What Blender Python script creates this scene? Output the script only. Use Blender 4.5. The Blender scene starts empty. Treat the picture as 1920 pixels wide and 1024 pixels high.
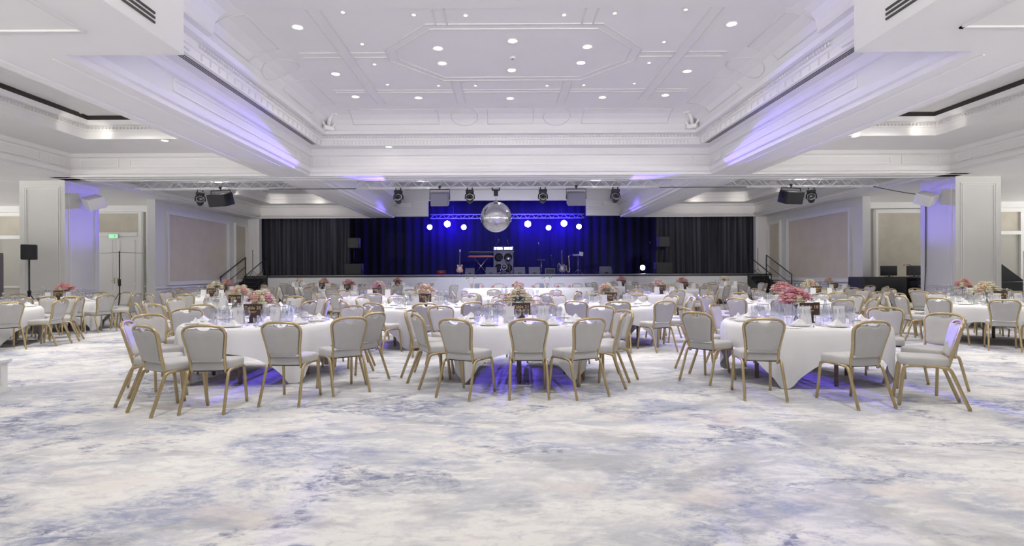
import bpy, math, random
from mathutils import Vector, Matrix

random.seed(7)
PI = math.pi
R_ = math.radians
S = bpy.context.scene
COL = S.collection

# ------------------------------------------------------------------ camera, world, exposure
F = 1050.0                      # focal length in pixels of a 1920 wide frame
CX, HY, CH = 944.0, 510.0, 1.43  # vanishing point of the hall, camera height
ROLL = 0.0045
cam_d = bpy.data.cameras.new('camera'); cam = bpy.data.objects.new('camera', cam_d); COL.objects.link(cam)
cam_d.sensor_width = 36.0; cam_d.lens = F / 1920 * 36
cam_d.shift_x = (960 - CX) / 1920; cam_d.shift_y = (HY - 512) / 1920
cam_d.clip_end = 200
cam.location = (0, 0, CH)
cam.rotation_euler = (Matrix.Rotation(PI / 2, 3, 'X') @ Matrix.Rotation(-ROLL, 3, 'Z')).to_euler()
S.camera = cam
w = bpy.data.worlds.new('world'); S.world = w; w.use_nodes = True
w.node_tree.nodes['Background'].inputs[0].default_value = (1.0, 0.98, 0.945, 1)
_n = w.node_tree.nodes; _l = w.node_tree.links   # added fill: unseen bright lower world lifts the ceilings, dimmer above
_tc = _n.new('ShaderNodeTexCoord'); _sp = _n.new('ShaderNodeSeparateXYZ'); _mr = _n.new('ShaderNodeMapRange')
_l.new(_tc.outputs['Generated'], _sp.inputs[0]); _l.new(_sp.outputs['Z'], _mr.inputs[0])
_mr.inputs[1].default_value = -.12; _mr.inputs[2].default_value = -.06; _mr.inputs[3].default_value = 7.0; _mr.inputs[4].default_value = .2
_l.new(_mr.outputs[0], _n['Background'].inputs[1])
S.view_settings.view_transform = 'Standard'; S.view_settings.look = 'None'
S.view_settings.gamma = 1; S.view_settings.use_curve_mapping = False
S.view_settings.exposure = -0.16
S.cycles.use_denoising = True
S.cycles.max_bounces = 8; S.cycles.diffuse_bounces = 5; S.cycles.glossy_bounces = 3
S.cycles.transparent_max_bounces = 16; S.cycles.transmission_bounces = 3
S.cycles.caustics_reflective = False; S.cycles.caustics_refractive = False
S.cycles.sample_clamp_indirect = 4.0

X0 = 0.21                        # centre line of the hall
def at(px, py, Y):
    """world point seen at a pixel of the 1920x1024 photograph at depth Y"""
    hy = HY - ROLL * (px - CX)
    return Vector(((px - CX) / F * Y, Y, CH - (py - hy) / F * Y))
def ceil_at(px, py, z):
    hy = HY - ROLL * (px - CX)
    Y = (z - CH) * F / (hy - py)
    return Vector(((px - CX) / F * Y, Y, z))

def light(name, kind, loc, power, color=(1, 1, 1), size=.05, target=None, spot=60, blend=.6, sx=None, sy=None):
    d = bpy.data.lights.new(name, kind); o = bpy.data.objects.new(name, d); COL.objects.link(o)
    d.energy = power; d.color = color; o.location = loc
    if kind == 'AREA':
        d.shape = 'RECTANGLE'; d.size = sx; d.size_y = sy
    else:
        d.shadow_soft_size = size
    if kind == 'SPOT':
        d.spot_size = R_(spot); d.spot_blend = blend
    if target is not None:
        v = Vector(target) - Vector(loc); o.rotation_euler = v.to_track_quat('-Z', 'Y').to_euler()
    return o

# ------------------------------------------------------------------ lights of the room (downlight and stage lamps)
ZC = 5.75                        # middle coffer ceiling
WARM = (1.0, .93, .83); NEUT = (1.0, .965, .915); BLUE = (.13, .08, 1.0)
BIG = [(560, 50), (823, 90), (831, 118), (963, 76), (961, 131), (1103, 87), (1091, 117), (1374, 44), (631, 138),
       (1290, 133), (668, 181), (786, 183), (958, 184), (1131, 182), (1249, 178)]
SMALL = [(645, 22), (778, 27), (875, 28), (1060, 27), (1155, 24), (1288, 17), (681, 82), (1247, 78), (704, 120),
         (1219, 117), (728, 158), (824, 160), (893, 160), (1027, 160), (1096, 159), (1191, 156)]
K = .88
for i, p in enumerate(BIG):
    q = ceil_at(p[0], p[1], ZC)
    light('downlight_lamp', 'SPOT', (q.x, q.y, ZC - .03), 190 * K, NEUT, .06, (q.x, q.y, 0), 150, 1)
# lamps over the side bays, the rear bays and the near bay
for sx in (-1, 1):
    for y in (8.0, 11.0, 13.2):
        light('bay_lamp', 'SPOT', (X0 + sx * 9.3, y, 5.3), 420 * K, NEUT, .08, (X0 + sx * 9.3, y, 0), 150, 1)
    for y in (18.5, 22.0, 25.5):
        light('bay_lamp', 'SPOT', (X0 + sx * 9.8, y, 5.3), 330 * K, NEUT, .08, (X0 + sx * 9.8, y, 0), 150, 1)
    for y in (10.0, 19.5):
        light('aisle_lamp', 'SPOT', (X0 + sx * 16.6, y, 4.2), 60 * K, WARM, .08, (X0 + sx * 16.6, y, 0), 150, 1)
    light('bay_lamp', 'SPOT', (X0 + sx * 3.0, 4.0, 5.2), 420 * K, NEUT, .08, (X0 + sx * 3.0, 4.0, 0), 150, 1)
for x in (-3.6, 0, 3.6):
    for y in (19.5, 23.5):
        light('bay_lamp', 'SPOT', (X0 + x, y, 5.5), 200 * K, NEUT, .08, (X0 + x, y, 0), 150, 1)
for sx in (-1, 1):   # added upward spots over the trusses, to brighten the rear ceilings
    for y in (18.4,):
        light('added_uplight', 'SPOT', (X0 + sx * 9.6, y, 4.5), 60, NEUT, .1, (X0 + sx * 9.6, y + 3, 8), 160, 1)
        light('added_uplight', 'SPOT', (X0 + sx * 2.9, y, 4.5), 60, (.72, .68, 1), .1, (X0 + sx * 2.9, y + 3, 8), 160, 1)

# ------------------------------------------------------------------ mesh helpers
class MB:
    def __init__(s): s.v = []; s.f = []; s.m = []; s.mi = 0; s.sm = []
    def add(s, vs, fs, smooth=False, M=None):
        b = len(s.v)
        for p in vs:
            p = Vector(p)
            s.v.append(tuple(M @ p) if M else tuple(p))
        for f in fs:
            s.f.append(tuple(b + i for i in f)); s.m.append(s.mi); s.sm.append(smooth)
    def box(s, x0, x1, y0, y1, z0, z1, M=None):
        vs = [(x0, y0, z0), (x1, y0, z0), (x1, y1, z0), (x0, y1, z0), (x0, y0, z1), (x1, y0, z1), (x1, y1, z1), (x0, y1, z1)]
        s.add(vs, [(0, 3, 2, 1), (4, 5, 6, 7), (0, 1, 5, 4), (1, 2, 6, 5), (2, 3, 7, 6), (3, 0, 4, 7)], M=M)
    def rbox(s, x0, x1, y0, y1, z0, z1, r=.01, M=None, n=3):
        """box with rounded vertical corners and softened top and bottom edges"""
        rings = [(r, 0), (r * .3, r * .3), (0, r)]
        zs = [(z0, r), (z0 + r * .3, r * .3), (z0 + r, 0), (z1 - r, 0), (z1 - r * .3, r * .3), (z1, r)]
        vs = []; N = 4 * (n + 1)
        for z, ins in zs:
            rr = max(r, 1e-4)
            for cx, cy, a0 in ((x1 - rr, y1 - rr, 0), (x0 + rr, y1 - rr, 90), (x0 + rr, y0 + rr, 180), (x1 - rr, y0 + rr, 270)):
                for k in range(n + 1):
                    a = R_(a0 + 90 * k / n); q = rr - ins
                    vs.append((cx + q * math.cos(a), cy + q * math.sin(a), z))
        fs = [tuple(reversed(range(N)))]
        for j in range(len(zs) - 1):
            for k in range(N):
                fs.append((j * N + k, j * N + (k + 1) % N, (j + 1) * N + (k + 1) % N, (j + 1) * N + k))
        fs.append(tuple(range((len(zs) - 1) * N, len(zs) * N)))
        s.add(vs, fs, True, M)
    def lathe(s, prof, n=16, M=None, smooth=True, cap=True):
        vs = []; fs = []
        for r, z in prof:
            for k in range(n):
                a = 2 * PI * k / n; vs.append((r * math.cos(a), r * math.sin(a), z))
        for j in range(len(prof) - 1):
            for k in range(n):
                fs.append((j * n + k, j * n + (k + 1) % n, (j + 1) * n + (k + 1) % n, (j + 1) * n + k))
        if cap:
            fs.append(tuple(reversed(range(n)))); fs.append(tuple(range((len(prof) - 1) * n, len(prof) * n)))
        s.add(vs, fs, smooth, M)
    def tube(s, pts, r, n=8, M=None, closed=False, flat=1.0, up=None):
        pts = [Vector(p) for p in pts]; m = len(pts); vs = []; fs = []
        rs = r if isinstance(r, (list, tuple)) else [r] * m
        ref = Vector(up) if up else None
        prevu = None
        for i, p in enumerate(pts):
            if closed: t = pts[(i + 1) % m] - pts[i - 1]
            else: t = pts[min(i + 1, m - 1)] - pts[max(i - 1, 0)]
            t.normalize()
            if ref is not None: u = ref - t * ref.dot(t)
            elif prevu is not None: u = prevu - t * prevu.dot(t)
            else:
                a = Vector((0, 0, 1)) if abs(t.z) < .9 else Vector((1, 0, 0)); u = a - t * a.dot(t)
            if u.length < 1e-6: u = Vector((1, 0, 0)) - t * t.x
            u.normalize(); prevu = u; v = t.cross(u)
            for k in range(n):
                a = 2 * PI * (k + .5) / n
                vs.append(tuple(p + u * (rs[i] * math.cos(a) * flat) + v * (rs[i] * math.sin(a))))
        for i in range(m if closed else m - 1):
            j = (i + 1) % m
            for k in range(n):
                fs.append((i * n + k, i * n + (k + 1) % n, j * n + (k + 1) % n, j * n + k))
        if not closed:
            fs.append(tuple(reversed(range(n)))); fs.append(tuple(range((m - 1) * n, m * n)))
        s.add(vs, fs, True, M)
    def prism(s, poly, y0, y1, M=None):
        """poly in x,z extruded along y"""
        n = len(poly)
        vs = [(x, y0, z) for x, z in poly] + [(x, y1, z) for x, z in poly]
        fs = [tuple(range(n)), tuple(reversed(range(n, 2 * n)))]
        for k in range(n): fs.append((k, k + n, (k + 1) % n + n, (k + 1) % n))
        s.add(vs, fs, False, M)
    def data(s, name, mats):
        me = bpy.data.meshes.new(name); me.from_pydata(s.v, [], s.f)
        for m in (mats if isinstance(mats, (list, tuple)) else [mats]): me.materials.append(m)
        me.polygons.foreach_set('material_index', s.m); me.polygons.foreach_set('use_smooth', s.sm)
        me.validate(); me.update()
        return me
    def obj(s, name, mats, parent=None, loc=(0, 0, 0), rz=0):
        o = bpy.data.objects.new(name, s.data(name, mats)); COL.objects.link(o)
        o.location = loc; o.rotation_euler = (0, 0, rz)
        if parent: o.parent = parent
        return o

def tag(o, label, cat, group=None):
    o['label'] = label; o['category'] = cat
    if group: o['group'] = group
    return o
def thing(name, label, cat, loc=(0, 0, 0), rz=0, group=None):
    o = bpy.data.objects.new(name, None); COL.objects.link(o); o.location = loc; o.rotation_euler = (0, 0, rz)
    o.empty_display_size = .1
    return tag(o, label, cat, group)
def struct(name, mb, mats):
    o = mb.obj(name, mats); o['kind'] = 'structure'; return o
TREE = {}
def kids(r):
    if r.name not in TREE: TREE[r.name] = [(c, [g for g in bpy.data.objects if g.parent == c]) for c in bpy.data.objects if c.parent == r]
    return TREE[r.name]
def dup(root, loc, rz, label, group=None, cat=None):
    r = root.copy(); COL.objects.link(r); r.location = loc; r.rotation_euler = (0, 0, rz); r['label'] = label
    if group: r['group'] = group
    if cat: r['category'] = cat
    for c, gs in kids(root):
        k = c.copy(); COL.objects.link(k); k.parent = r
        for g in gs:
            d = g.copy(); COL.objects.link(d); d.parent = k
    return r
class Proto:
    """first placement moves the thing itself, later ones copy it"""
    def __init__(s, root): s.root = root; s.used = False; kids(root)
    def place(s, loc, rz, label, group=None):
        if not s.used:
            s.used = True; r = s.root; r.location = loc; r.rotation_euler = (0, 0, rz); r['label'] = label
            if group: r['group'] = group
            return r
        return dup(s.root, loc, rz, label, group)

def T(loc=(0, 0, 0), rx=0, ry=0, rz=0, sc=1):
    return Matrix.Translation(loc) @ Matrix.Rotation(rz, 4, 'Z') @ Matrix.Rotation(ry, 4, 'Y') @ Matrix.Rotation(rx, 4, 'X') @ Matrix.Scale(sc, 4)
def pt(mb, name, mat, parent): return mb.obj(name, mat, parent)

# ------------------------------------------------------------------ materials
def mat(name, col, rough=.5, metal=0, emit=None, es=0, bump=0, bscale=200, spec=None, var=0, vscale=3, sheen=0):
    m = bpy.data.materials.new(name); m.use_nodes = True; nt = m.node_tree; b = nt.nodes['Principled BSDF']
    b.inputs['Base Color'].default_value = (*col, 1); b.inputs['Roughness'].default_value = rough; b.inputs['Metallic'].default_value = metal
    if spec is not None: b.inputs['Specular IOR Level'].default_value = spec
    if emit: b.inputs['Emission Color'].default_value = (*emit, 1); b.inputs['Emission Strength'].default_value = es
    tc = nt.nodes.new('ShaderNodeTexCoord')
    if bump:
        n = nt.nodes.new('ShaderNodeTexNoise'); n.inputs['Scale'].default_value = bscale; nt.links.new(tc.outputs['Object'], n.inputs['Vector'])
        bp = nt.nodes.new('ShaderNodeBump'); bp.inputs['Strength'].default_value = bump; bp.inputs['Distance'].default_value = .01
        nt.links.new(n.outputs['Fac'], bp.inputs['Height']); nt.links.new(bp.outputs['Normal'], b.inputs['Normal'])
    if var:
        n = nt.nodes.new('ShaderNodeTexNoise'); n.inputs['Scale'].default_value = vscale; n.inputs['Detail'].default_value = 3
        nt.links.new(tc.outputs['Object'], n.inputs['Vector'])
        r = nt.nodes.new('ShaderNodeValToRGB'); r.color_ramp.elements[0].position = .35; r.color_ramp.elements[1].position = .65
        r.color_ramp.elements[0].color = (*[c * (1 - var) for c in col], 1); r.color_ramp.elements[1].color = (*[min(1, c * (1 + var)) for c in col], 1)
        nt.links.new(n.outputs['Fac'], r.inputs['Fac']); nt.links.new(r.outputs['Color'], b.inputs['Base Color'])
    return m
M = {}
M['plaster'] = mat('white_plaster', (.80, .79, .785), .6, var=.012, vscale=1.5)
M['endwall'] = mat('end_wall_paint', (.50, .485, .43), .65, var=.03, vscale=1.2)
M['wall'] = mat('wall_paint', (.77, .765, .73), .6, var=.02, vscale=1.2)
M['trimw'] = mat('trim_white', (.84, .835, .82), .5)
M['rib'] = mat('plaster_moulding', (.72, .71, .695), .6)
M['fabricwall'] = mat('wall_fabric', (.66, .60, .50), .85, bump=.15, bscale=60, var=.03, vscale=2)
M['tilewall'] = mat('beige_panel', (.56, .52, .43), .7, var=.06, vscale=2)
M['gap'] = mat('shadow_gap', (.03, .028, .025), .8)
M['vent'] = mat('vent_dark', (.06, .055, .05), .7)
M['gold'] = mat('gold_frame', (.52, .41, .225), .38, .7, var=.06, vscale=12)
M['seat'] = mat('seat_fabric', (.57, .56, .54), .9, bump=.25, bscale=500, var=.03, vscale=6)
M['dark'] = mat('dark_board', (.03, .03, .03), .7)
M['cloth'] = mat('white_linen', (.92, .915, .905), .8, bump=.1, bscale=300, var=.01, vscale=4)
M['wood'] = mat('dark_wood', (.20, .14, .10), .5, var=.2, vscale=20)
M['steel'] = mat('steel', (.55, .54, .53), .3, .9)
M['chrome'] = mat('chrome', (.93, .93, .93), .12, 1)
M['mirror'] = mat('mirror_tile', (.95, .95, .96), .18, 1)
M['alu'] = mat('truss_aluminium', (.88, .88, .90), .35, .15, var=.05, vscale=9)
M['black'] = mat('black_plastic', (.012, .012, .015), .5, bump=.1, bscale=80)
M['grille'] = mat('black_grille', (.018, .018, .024), .6, bump=.4, bscale=300)
M['greybox'] = mat('grey_cabinet', (.22, .22, .27), .55)
M['whitebox'] = mat('white_cabinet', (.82, .81, .80), .5)
M['stagefloor'] = mat('stage_floor', (.05, .05, .055), .45, var=.2, vscale=3)
M['skirt'] = mat('stage_panel', (.78, .78, .79), .6)
M['china'] = mat('china', (.88, .87, .86), .15)
M['paper'] = mat('paper', (.86, .855, .85), .7)
M['leaf'] = mat('leaf', (.16, .26, .10), .6, var=.25, vscale=30)
M['pink'] = mat('pink_petals', (.92, .48, .50), .7, var=.25, vscale=16)
M['cream'] = mat('cream_petals', (.92, .86, .68), .7, var=.08, vscale=16)
M['peach'] = mat('peach_petals', (.92, .66, .52), .7, var=.15, vscale=16)
M['yellow'] = mat('butter', (.8, .62, .12), .5)
M['sign'] = mat('sign_brown', (.055, .032, .024), .5)
M['goldink'] = mat('gold_lettering', (.85, .62, .25), .35, .3)
M['lens'] = mat('lamp_lens', (.9, .9, .9), .3, emit=(1, .95, .88), es=9)
M['lensw'] = mat('lamp_lens_warm', (.9, .8, .6), .3, emit=(1, .82, .52), es=12)
M['spotw'] = mat('stage_lamp_lens', (.8, .85, 1), .3, emit=(.72, .78, 1), es=60)
M['spotb'] = mat('stage_wash_lens', (.4, .3, 1), .3, emit=(.55, .5, 1), es=90)
M['green'] = mat('exit_green', (.1, .6, .2), .4, emit=(.18, .9, .3), es=1.6)
M['red'] = mat('red_guitar', (.35, .03, .02), .3)
M['sun'] = mat('sunburst_guitar', (.75, .35, .16), .25, var=.3, vscale=5)
M['brass'] = mat('brass', (.75, .62, .42), .22, 1)
M['skin_drum'] = mat('drum_skin', (.75, .73, .78), .4)
M['redkeys'] = mat('red_keyboard_body', (.45, .08, .10), .35)
M['screen'] = mat('matt_black', (.02, .02, .022), .6)
M['brown'] = mat('brown_case', (.13, .115, .10), .6)

def glassm(name, tint=(1, 1, 1), g=.16):
    m = bpy.data.materials.new(name); m.use_nodes = True; nt = m.node_tree; nt.nodes.clear()
    o = nt.nodes.new('ShaderNodeOutputMaterial'); mx = nt.nodes.new('ShaderNodeMixShader')
    t = nt.nodes.new('ShaderNodeBsdfTransparent'); t.inputs[0].default_value = (*tint, 1)
    gl = nt.nodes.new('ShaderNodeBsdfGlossy'); gl.inputs['Roughness'].default_value = .05
    lw = nt.nodes.new('ShaderNodeLayerWeight'); lw.inputs[0].default_value = .35
    mp = nt.nodes.new('ShaderNodeMapRange'); mp.inputs[3].default_value = g; mp.inputs[4].default_value = .9
    nt.links.new(lw.outputs['Facing'], mp.inputs[0]); nt.links.new(mp.outputs[0], mx.inputs[0])
    nt.links.new(t.outputs[0], mx.inputs[1]); nt.links.new(gl.outputs[0], mx.inputs[2]); nt.links.new(mx.outputs[0], o.inputs[0])
    return m
M['glass'] = glassm('clear_glass', (.96, .965, .98), .12)
M['bottle'] = glassm('bottle_glass', (.90, .95, .95), .2)

def carpet():
    m = bpy.data.materials.new('carpet'); m.use_nodes = True; nt = m.node_tree; N = nt.nodes.new; L = nt.links.new
    b = nt.nodes['Principled BSDF']; b.inputs['Roughness'].default_value = .95; b.inputs['Specular IOR Level'].default_value = .15
    tc = N('ShaderNodeTexCoord')
    def mapped(sx, sy, rz, off=(0, 0, 0)):
        mp = N('ShaderNodeMapping'); mp.inputs['Scale'].default_value = (sx, sy, 1); mp.inputs['Rotation'].default_value = (0, 0, rz)
        mp.inputs['Location'].default_value = off; L(tc.outputs['Object'], mp.inputs[0]); return mp
    def noise(mp, sc, det, rough=.6, dist=0):
        n = N('ShaderNodeTexNoise'); n.inputs['Scale'].default_value = sc; n.inputs['Detail'].default_value = det
        n.inputs['Roughness'].default_value = rough; n.inputs['Distortion'].default_value = dist; L(mp.outputs[0], n.inputs['Vector']); return n
    def ramp(src, p0, p1):
        r = N('ShaderNodeMapRange'); r.inputs[1].default_value = p0; r.inputs[2].default_value = p1; L(src, r.inputs[0]); return r.outputs[0]
    def mix(a, c, f):
        x = N('ShaderNodeMix'); x.data_type = 'RGBA'
        if isinstance(a, tuple): x.inputs[6].default_value = (*a, 1)
        else: L(a, x.inputs[6])
        x.inputs[7].default_value = (*c, 1); L(f, x.inputs[0]); return x.outputs[2]
    def mul(a, c):
        x = N('ShaderNodeMath'); x.operation = 'MULTIPLY'; L(a, x.inputs[0])
        if isinstance(c, float): x.inputs[1].default_value = c
        else: L(c, x.inputs[1])
        return x.outputs[0]
    big = noise(mapped(.6, .9, .35), .8, 10, .66, .5)
    str1 = noise(mapped(.7, 1.8, .2, (3, 1, 0)), 2.6, 11, .7, .9)
    fine = noise(mapped(1, 1.8, -.3, (7, 2, 0)), 7, 9, .78, .5)
    c = mix((.84, .825, .80), (.56, .57, .61), ramp(big.outputs['Fac'], .44, .57))
    c = mix(c, (.88, .865, .835), mul(ramp(str1.outputs['Fac'], .48, .60), .8))
    c = mix(c, (.60, .60, .63), mul(ramp(fine.outputs['Fac'], .50, .60), .6))
    blue = noise(mapped(.8, 1.2, .9, (13, 5, 0)), .9, 10, .66, .7)
    c = mix(c, (.34, .37, .52), mul(mul(ramp(blue.outputs['Fac'], .50, .60), ramp(fine.outputs['Fac'], .36, .58)), .85))
    dk = noise(mapped(.8, 1.1, .5, (23, 9, 0)), 1.3, 10, .64, .8)
    c = mix(c, (.17, .19, .32), mul(mul(ramp(dk.outputs['Fac'], .55, .62), ramp(fine.outputs['Fac'], .42, .58)), .85))
    gy = noise(mapped(.6, 1.1, -.2, (33, 19, 0)), 1.0, 8, .6, .6)
    c = mix(c, (.42, .42, .45), mul(mul(ramp(gy.outputs['Fac'], .53, .60), ramp(str1.outputs['Fac'], .38, .52)), .65))
    pk = noise(mapped(.9, 1.2, .1, (43, 29, 0)), 1.3, 6, .55, .3)
    c = mix(c, (.83, .74, .70), mul(ramp(pk.outputs['Fac'], .58, .68), .5))
    L(c, b.inputs['Base Color'])
    pile = noise(mapped(1, 1, 0), 220, 2)
    bp = N('ShaderNodeBump'); bp.inputs['Strength'].default_value = .3; bp.inputs['Distance'].default_value = .01
    L(pile.outputs['Fac'], bp.inputs['Height']); L(bp.outputs['Normal'], b.inputs['Normal'])
    return m
M['carpet'] = carpet()
def curtain_mat(name, c0, c1, s=5):
    m = bpy.data.materials.new(name); m.use_nodes = True; nt = m.node_tree; b = nt.nodes['Principled BSDF']; b.inputs['Roughness'].default_value = .85
    tc = nt.nodes.new('ShaderNodeTexCoord'); mp = nt.nodes.new('ShaderNodeMapping'); mp.inputs['Scale'].default_value = (s, 1, .08)
    n = nt.nodes.new('ShaderNodeTexNoise'); n.inputs['Scale'].default_value = 1.6; n.inputs['Detail'].default_value = 5
    r = nt.nodes.new('ShaderNodeValToRGB'); r.color_ramp.elements[0].position = .42; r.color_ramp.elements[1].position = .68
    r.color_ramp.elements[0].color = (*c0, 1); r.color_ramp.elements[1].color = (*c1, 1)
    nt.links.new(tc.outputs['Object'], mp.inputs[0]); nt.links.new(mp.outputs[0], n.inputs[0]); nt.links.new(n.outputs['Fac'], r.inputs[0]); nt.links.new(r.outputs[0], b.inputs['Base Color'])
    return m
M['curtain'] = curtain_mat('black_curtain', (.022, .022, .03), (.085, .085, .105))
M['backdrop'] = curtain_mat('backdrop_velvet', (.02, .02, .03), (.03, .03, .045), 2)

# ------------------------------------------------------------------ the room
YS = 28.5; ZS = 1.29             # stage front and stage floor height
HW = 13.2                        # side wall half width
BI, BO = 5.75, 6.9               # ceiling beam inner / outer half
YC0, YC1 = 16.03, 16.85          # cross beam
fl = MB(); fl.add([(-26.5, -4, 0), (26.5, -4, 0), (26.5, YS, 0), (-26.5, YS, 0)], [(0, 1, 2, 3)]); struct('floor', fl, M['carpet'])

NT = [0]
def trim(mb, m=None):
    NT[0] += 1; return struct('trim_%d' % NT[0], mb, m or M['plaster'])

def ring(mb, x0, x1, y0, y1, prof, close=True, sides='LRNF'):
    """stepped cornice round a ceiling bay: profile (inset, z) swept round the rectangle, then the ceiling"""
    for (d0, z0), (d1, z1) in zip(prof, prof[1:]):
        A = [(x0 + d0, y0 + d0, z0), (x1 - d0, y0 + d0, z0), (x1 - d0, y1 - d0, z0), (x0 + d0, y1 - d0, z0)]
        B = [(x0 + d1, y0 + d1, z1), (x1 - d1, y0 + d1, z1), (x1 - d1, y1 - d1, z1), (x0 + d1, y1 - d1, z1)]
        for k, sname in enumerate('NRFL'):
            if sname in sides:
                j = (k + 1) % 4; mb.add([A[k], A[j], B[j], B[k]], [(0, 1, 2, 3)])
    if close:
        d, z = prof[-1]
        mb.add([(x0 + d, y0 + d, z), (x1 - d, y0 + d, z), (x1 - d, y1 - d, z), (x0 + d, y1 - d, z)], [(0, 1, 2, 3)])

def dentils(mb, p0, p1, z0, z1, depth, pitch=.09, wd=.05, inward=(0, -1)):
    p0 = Vector(p0); p1 = Vector(p1); L = (p1 - p0).length; t = (p1 - p0) / L; n = int(L / pitch); iv = Vector(inward)
    for k in range(n):
        a = p0 + t * (pitch * (k + .25)); b = a + t * wd; c = b + iv * depth; d = a + iv * depth
        mb.add([(a.x, a.y, z0), (b.x, b.y, z0), (c.x, c.y, z0), (d.x, d.y, z0), (a.x, a.y, z1), (b.x, b.y, z1), (c.x, c.y, z1), (d.x, d.y, z1)],
               [(0, 3, 2, 1), (0, 1, 5, 4), (1, 2, 6, 5), (2, 3, 7, 6), (3, 0, 4, 7), (4, 5, 6, 7)])

# middle bay: beam face, lower mouldings, soffit, frieze, dentil cornice, cove, coffer
ZB = 4.2
FACE = [(0, ZB), (0, 4.27), (-.0, 4.27), (.06, 4.30), (.10, 4.40), (.10, 4.44), (.0, 4.46), (.0, 4.80), (.03, 4.80), (.06, 4.88)]
cb = MB()
prof_mid = [(0, ZB), (0, 4.28), (.05, 4.30), (.09, 4.38), (.09, 4.42), (0, 4.44), (0, 4.76), (.05, 4.78), (.08, 4.86), (.08, 4.95), (.50, 4.95), (.50, 5.09), (.53, 5.10), (.53, 5.22), (.66, 5.24), (.70, 5.31)]
cove = [(.62, 5.32), (.62, 5.34), (.66, 5.48), (.78, 5.60), (.97, 5.69), (1.28, 5.745), (1.48, 5.75)]
ring(cb, X0 - BI, X0 + BI, 7.0, YC0, prof_mid, close=False, sides='LRF')
ring(cb, X0 - BI, X0 + BI, 7.0, YC0, [(.70, 5.31)] + cove, close=False, sides='LRF')
cb.add([(X0 - BI + 1.48, 8.0, ZC), (X0 + BI - 1.48, 8.0, ZC), (X0 + BI - 1.48, YC0 - 1.48, ZC), (X0 - BI + 1.48, YC0 - 1.48, ZC)], [(0, 1, 2, 3)])
struct('ceiling', cb, M['plaster'])
# near end of the coffer: shallow arch profile over the front zone
nb = MB()
arc = [(4.93, 5.31), (4.93, 5.40), (4.90, 5.52), (4.83, 5.63), (4.72, 5.70), (4.55, 5.735)]
prof = [(X0 - a, z) for a, z in arc] + [(X0 + a, z) for a, z in reversed(arc)]
for (xa, za), (xb, zb) in zip(prof, prof[1:]):
    nb.add([(xa, 9.15, za), (xb, 9.15, zb), (xb, 1.0, zb), (xa, 1.0, za)], [(0, 1, 2, 3)])
    nb.add([(xa, 9.15, za), (xa, 9.15, 6.1), (xb, 9.15, 6.1), (xb, 9.15, zb)], [(0, 1, 2, 3)])
for sx in (-1, 1):
    nb.box(*sorted((X0 + sx * 4.935, X0 + sx * 7.2)), 1.0, 9.15, 5.31, 6.1)
struct('ceiling_front', nb, M['plaster'])
# side blocks of the nearest bay with their panelled soffit
for sx in (-1, 1):
    b = MB()
    xa, xb = sorted((X0 + sx * 4.25, X0 + sx * 7.0))
    b.box(xa, xb, 0.5, 7.1, ZB, 5.31)
    if sx < 0: b.box(X0 - 13.4, xa, 4.6, 7.1, ZB, 5.4)
    else: b.box(xb, X0 + 13.4, 4.6, 7.1, ZB, 5.4)
    trim(b)
    v = MB()
    for k in range(3): v.box(*sorted((X0 + sx * 4.249, X0 + sx * 4.235)), 4.0, 6.5, 4.33 + k * .055, 4.355 + k * .055)
    tag(v.obj('air_vent', M['vent']), 'three-slot air vent in the %s front beam face' % ('left' if sx < 0 else 'right'), 'vent')
    p = MB()   # moulded panel line in the soffit and grille panel beyond it
    x1, x2 = X0 + sx * 5.0, X0 + sx * 12.0
    for (a0, a1, c0, c1) in ((x1, x2, 6.35, 6.39), (x1, x1 + .04, 4.7, 6.39), (x2, x2 + .04, 4.7, 6.39)):
        p.box(*sorted((a0, a1)), c0, c1, ZB - .02, ZB)
    for k in range(2): p.box(*sorted((X0 + sx * 5.17, X0 + sx * 5.20)), 7.2, 8.9, 4.97 + k * .26, 4.99 + k * .26)
    trim(p, M['rib'])

# cross beam and long beams (undersides, hidden faces)
bm_ = MB()
bm_.box(X0 - HW, X0 + HW, YC0 + .001, YC1, ZB, 6.0)
for sx in (-1, 1):
    bm_.box(*sorted((X0 + sx * (BI + .001), X0 + sx * BO)), 7.1, YC0, ZB, 6.0)
    bm_.box(*sorted((X0 + sx * (BI + .001), X0 + sx * BO)), YC1, YS, ZB, 6.0)
trim(bm_)
bl = MB()   # double moulding lines on beam undersides
for sx in (-1, 1):
    for a in (BI + .22, BO - .22):
        bl.box(*sorted((X0 + sx * a, X0 + sx * (a + .025))), 7.2, YC0, ZB - .012, ZB)
        bl.box(*sorted((X0 + sx * a, X0 + sx * (a + .025))), YC1, YS, ZB - .012, ZB)
for y in (YC0 + .2, YC1 - .2):
    bl.box(X0 - HW, X0 + HW, y, y + .025, ZB - .012, ZB)
trim(bl, M['trimw'])

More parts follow.
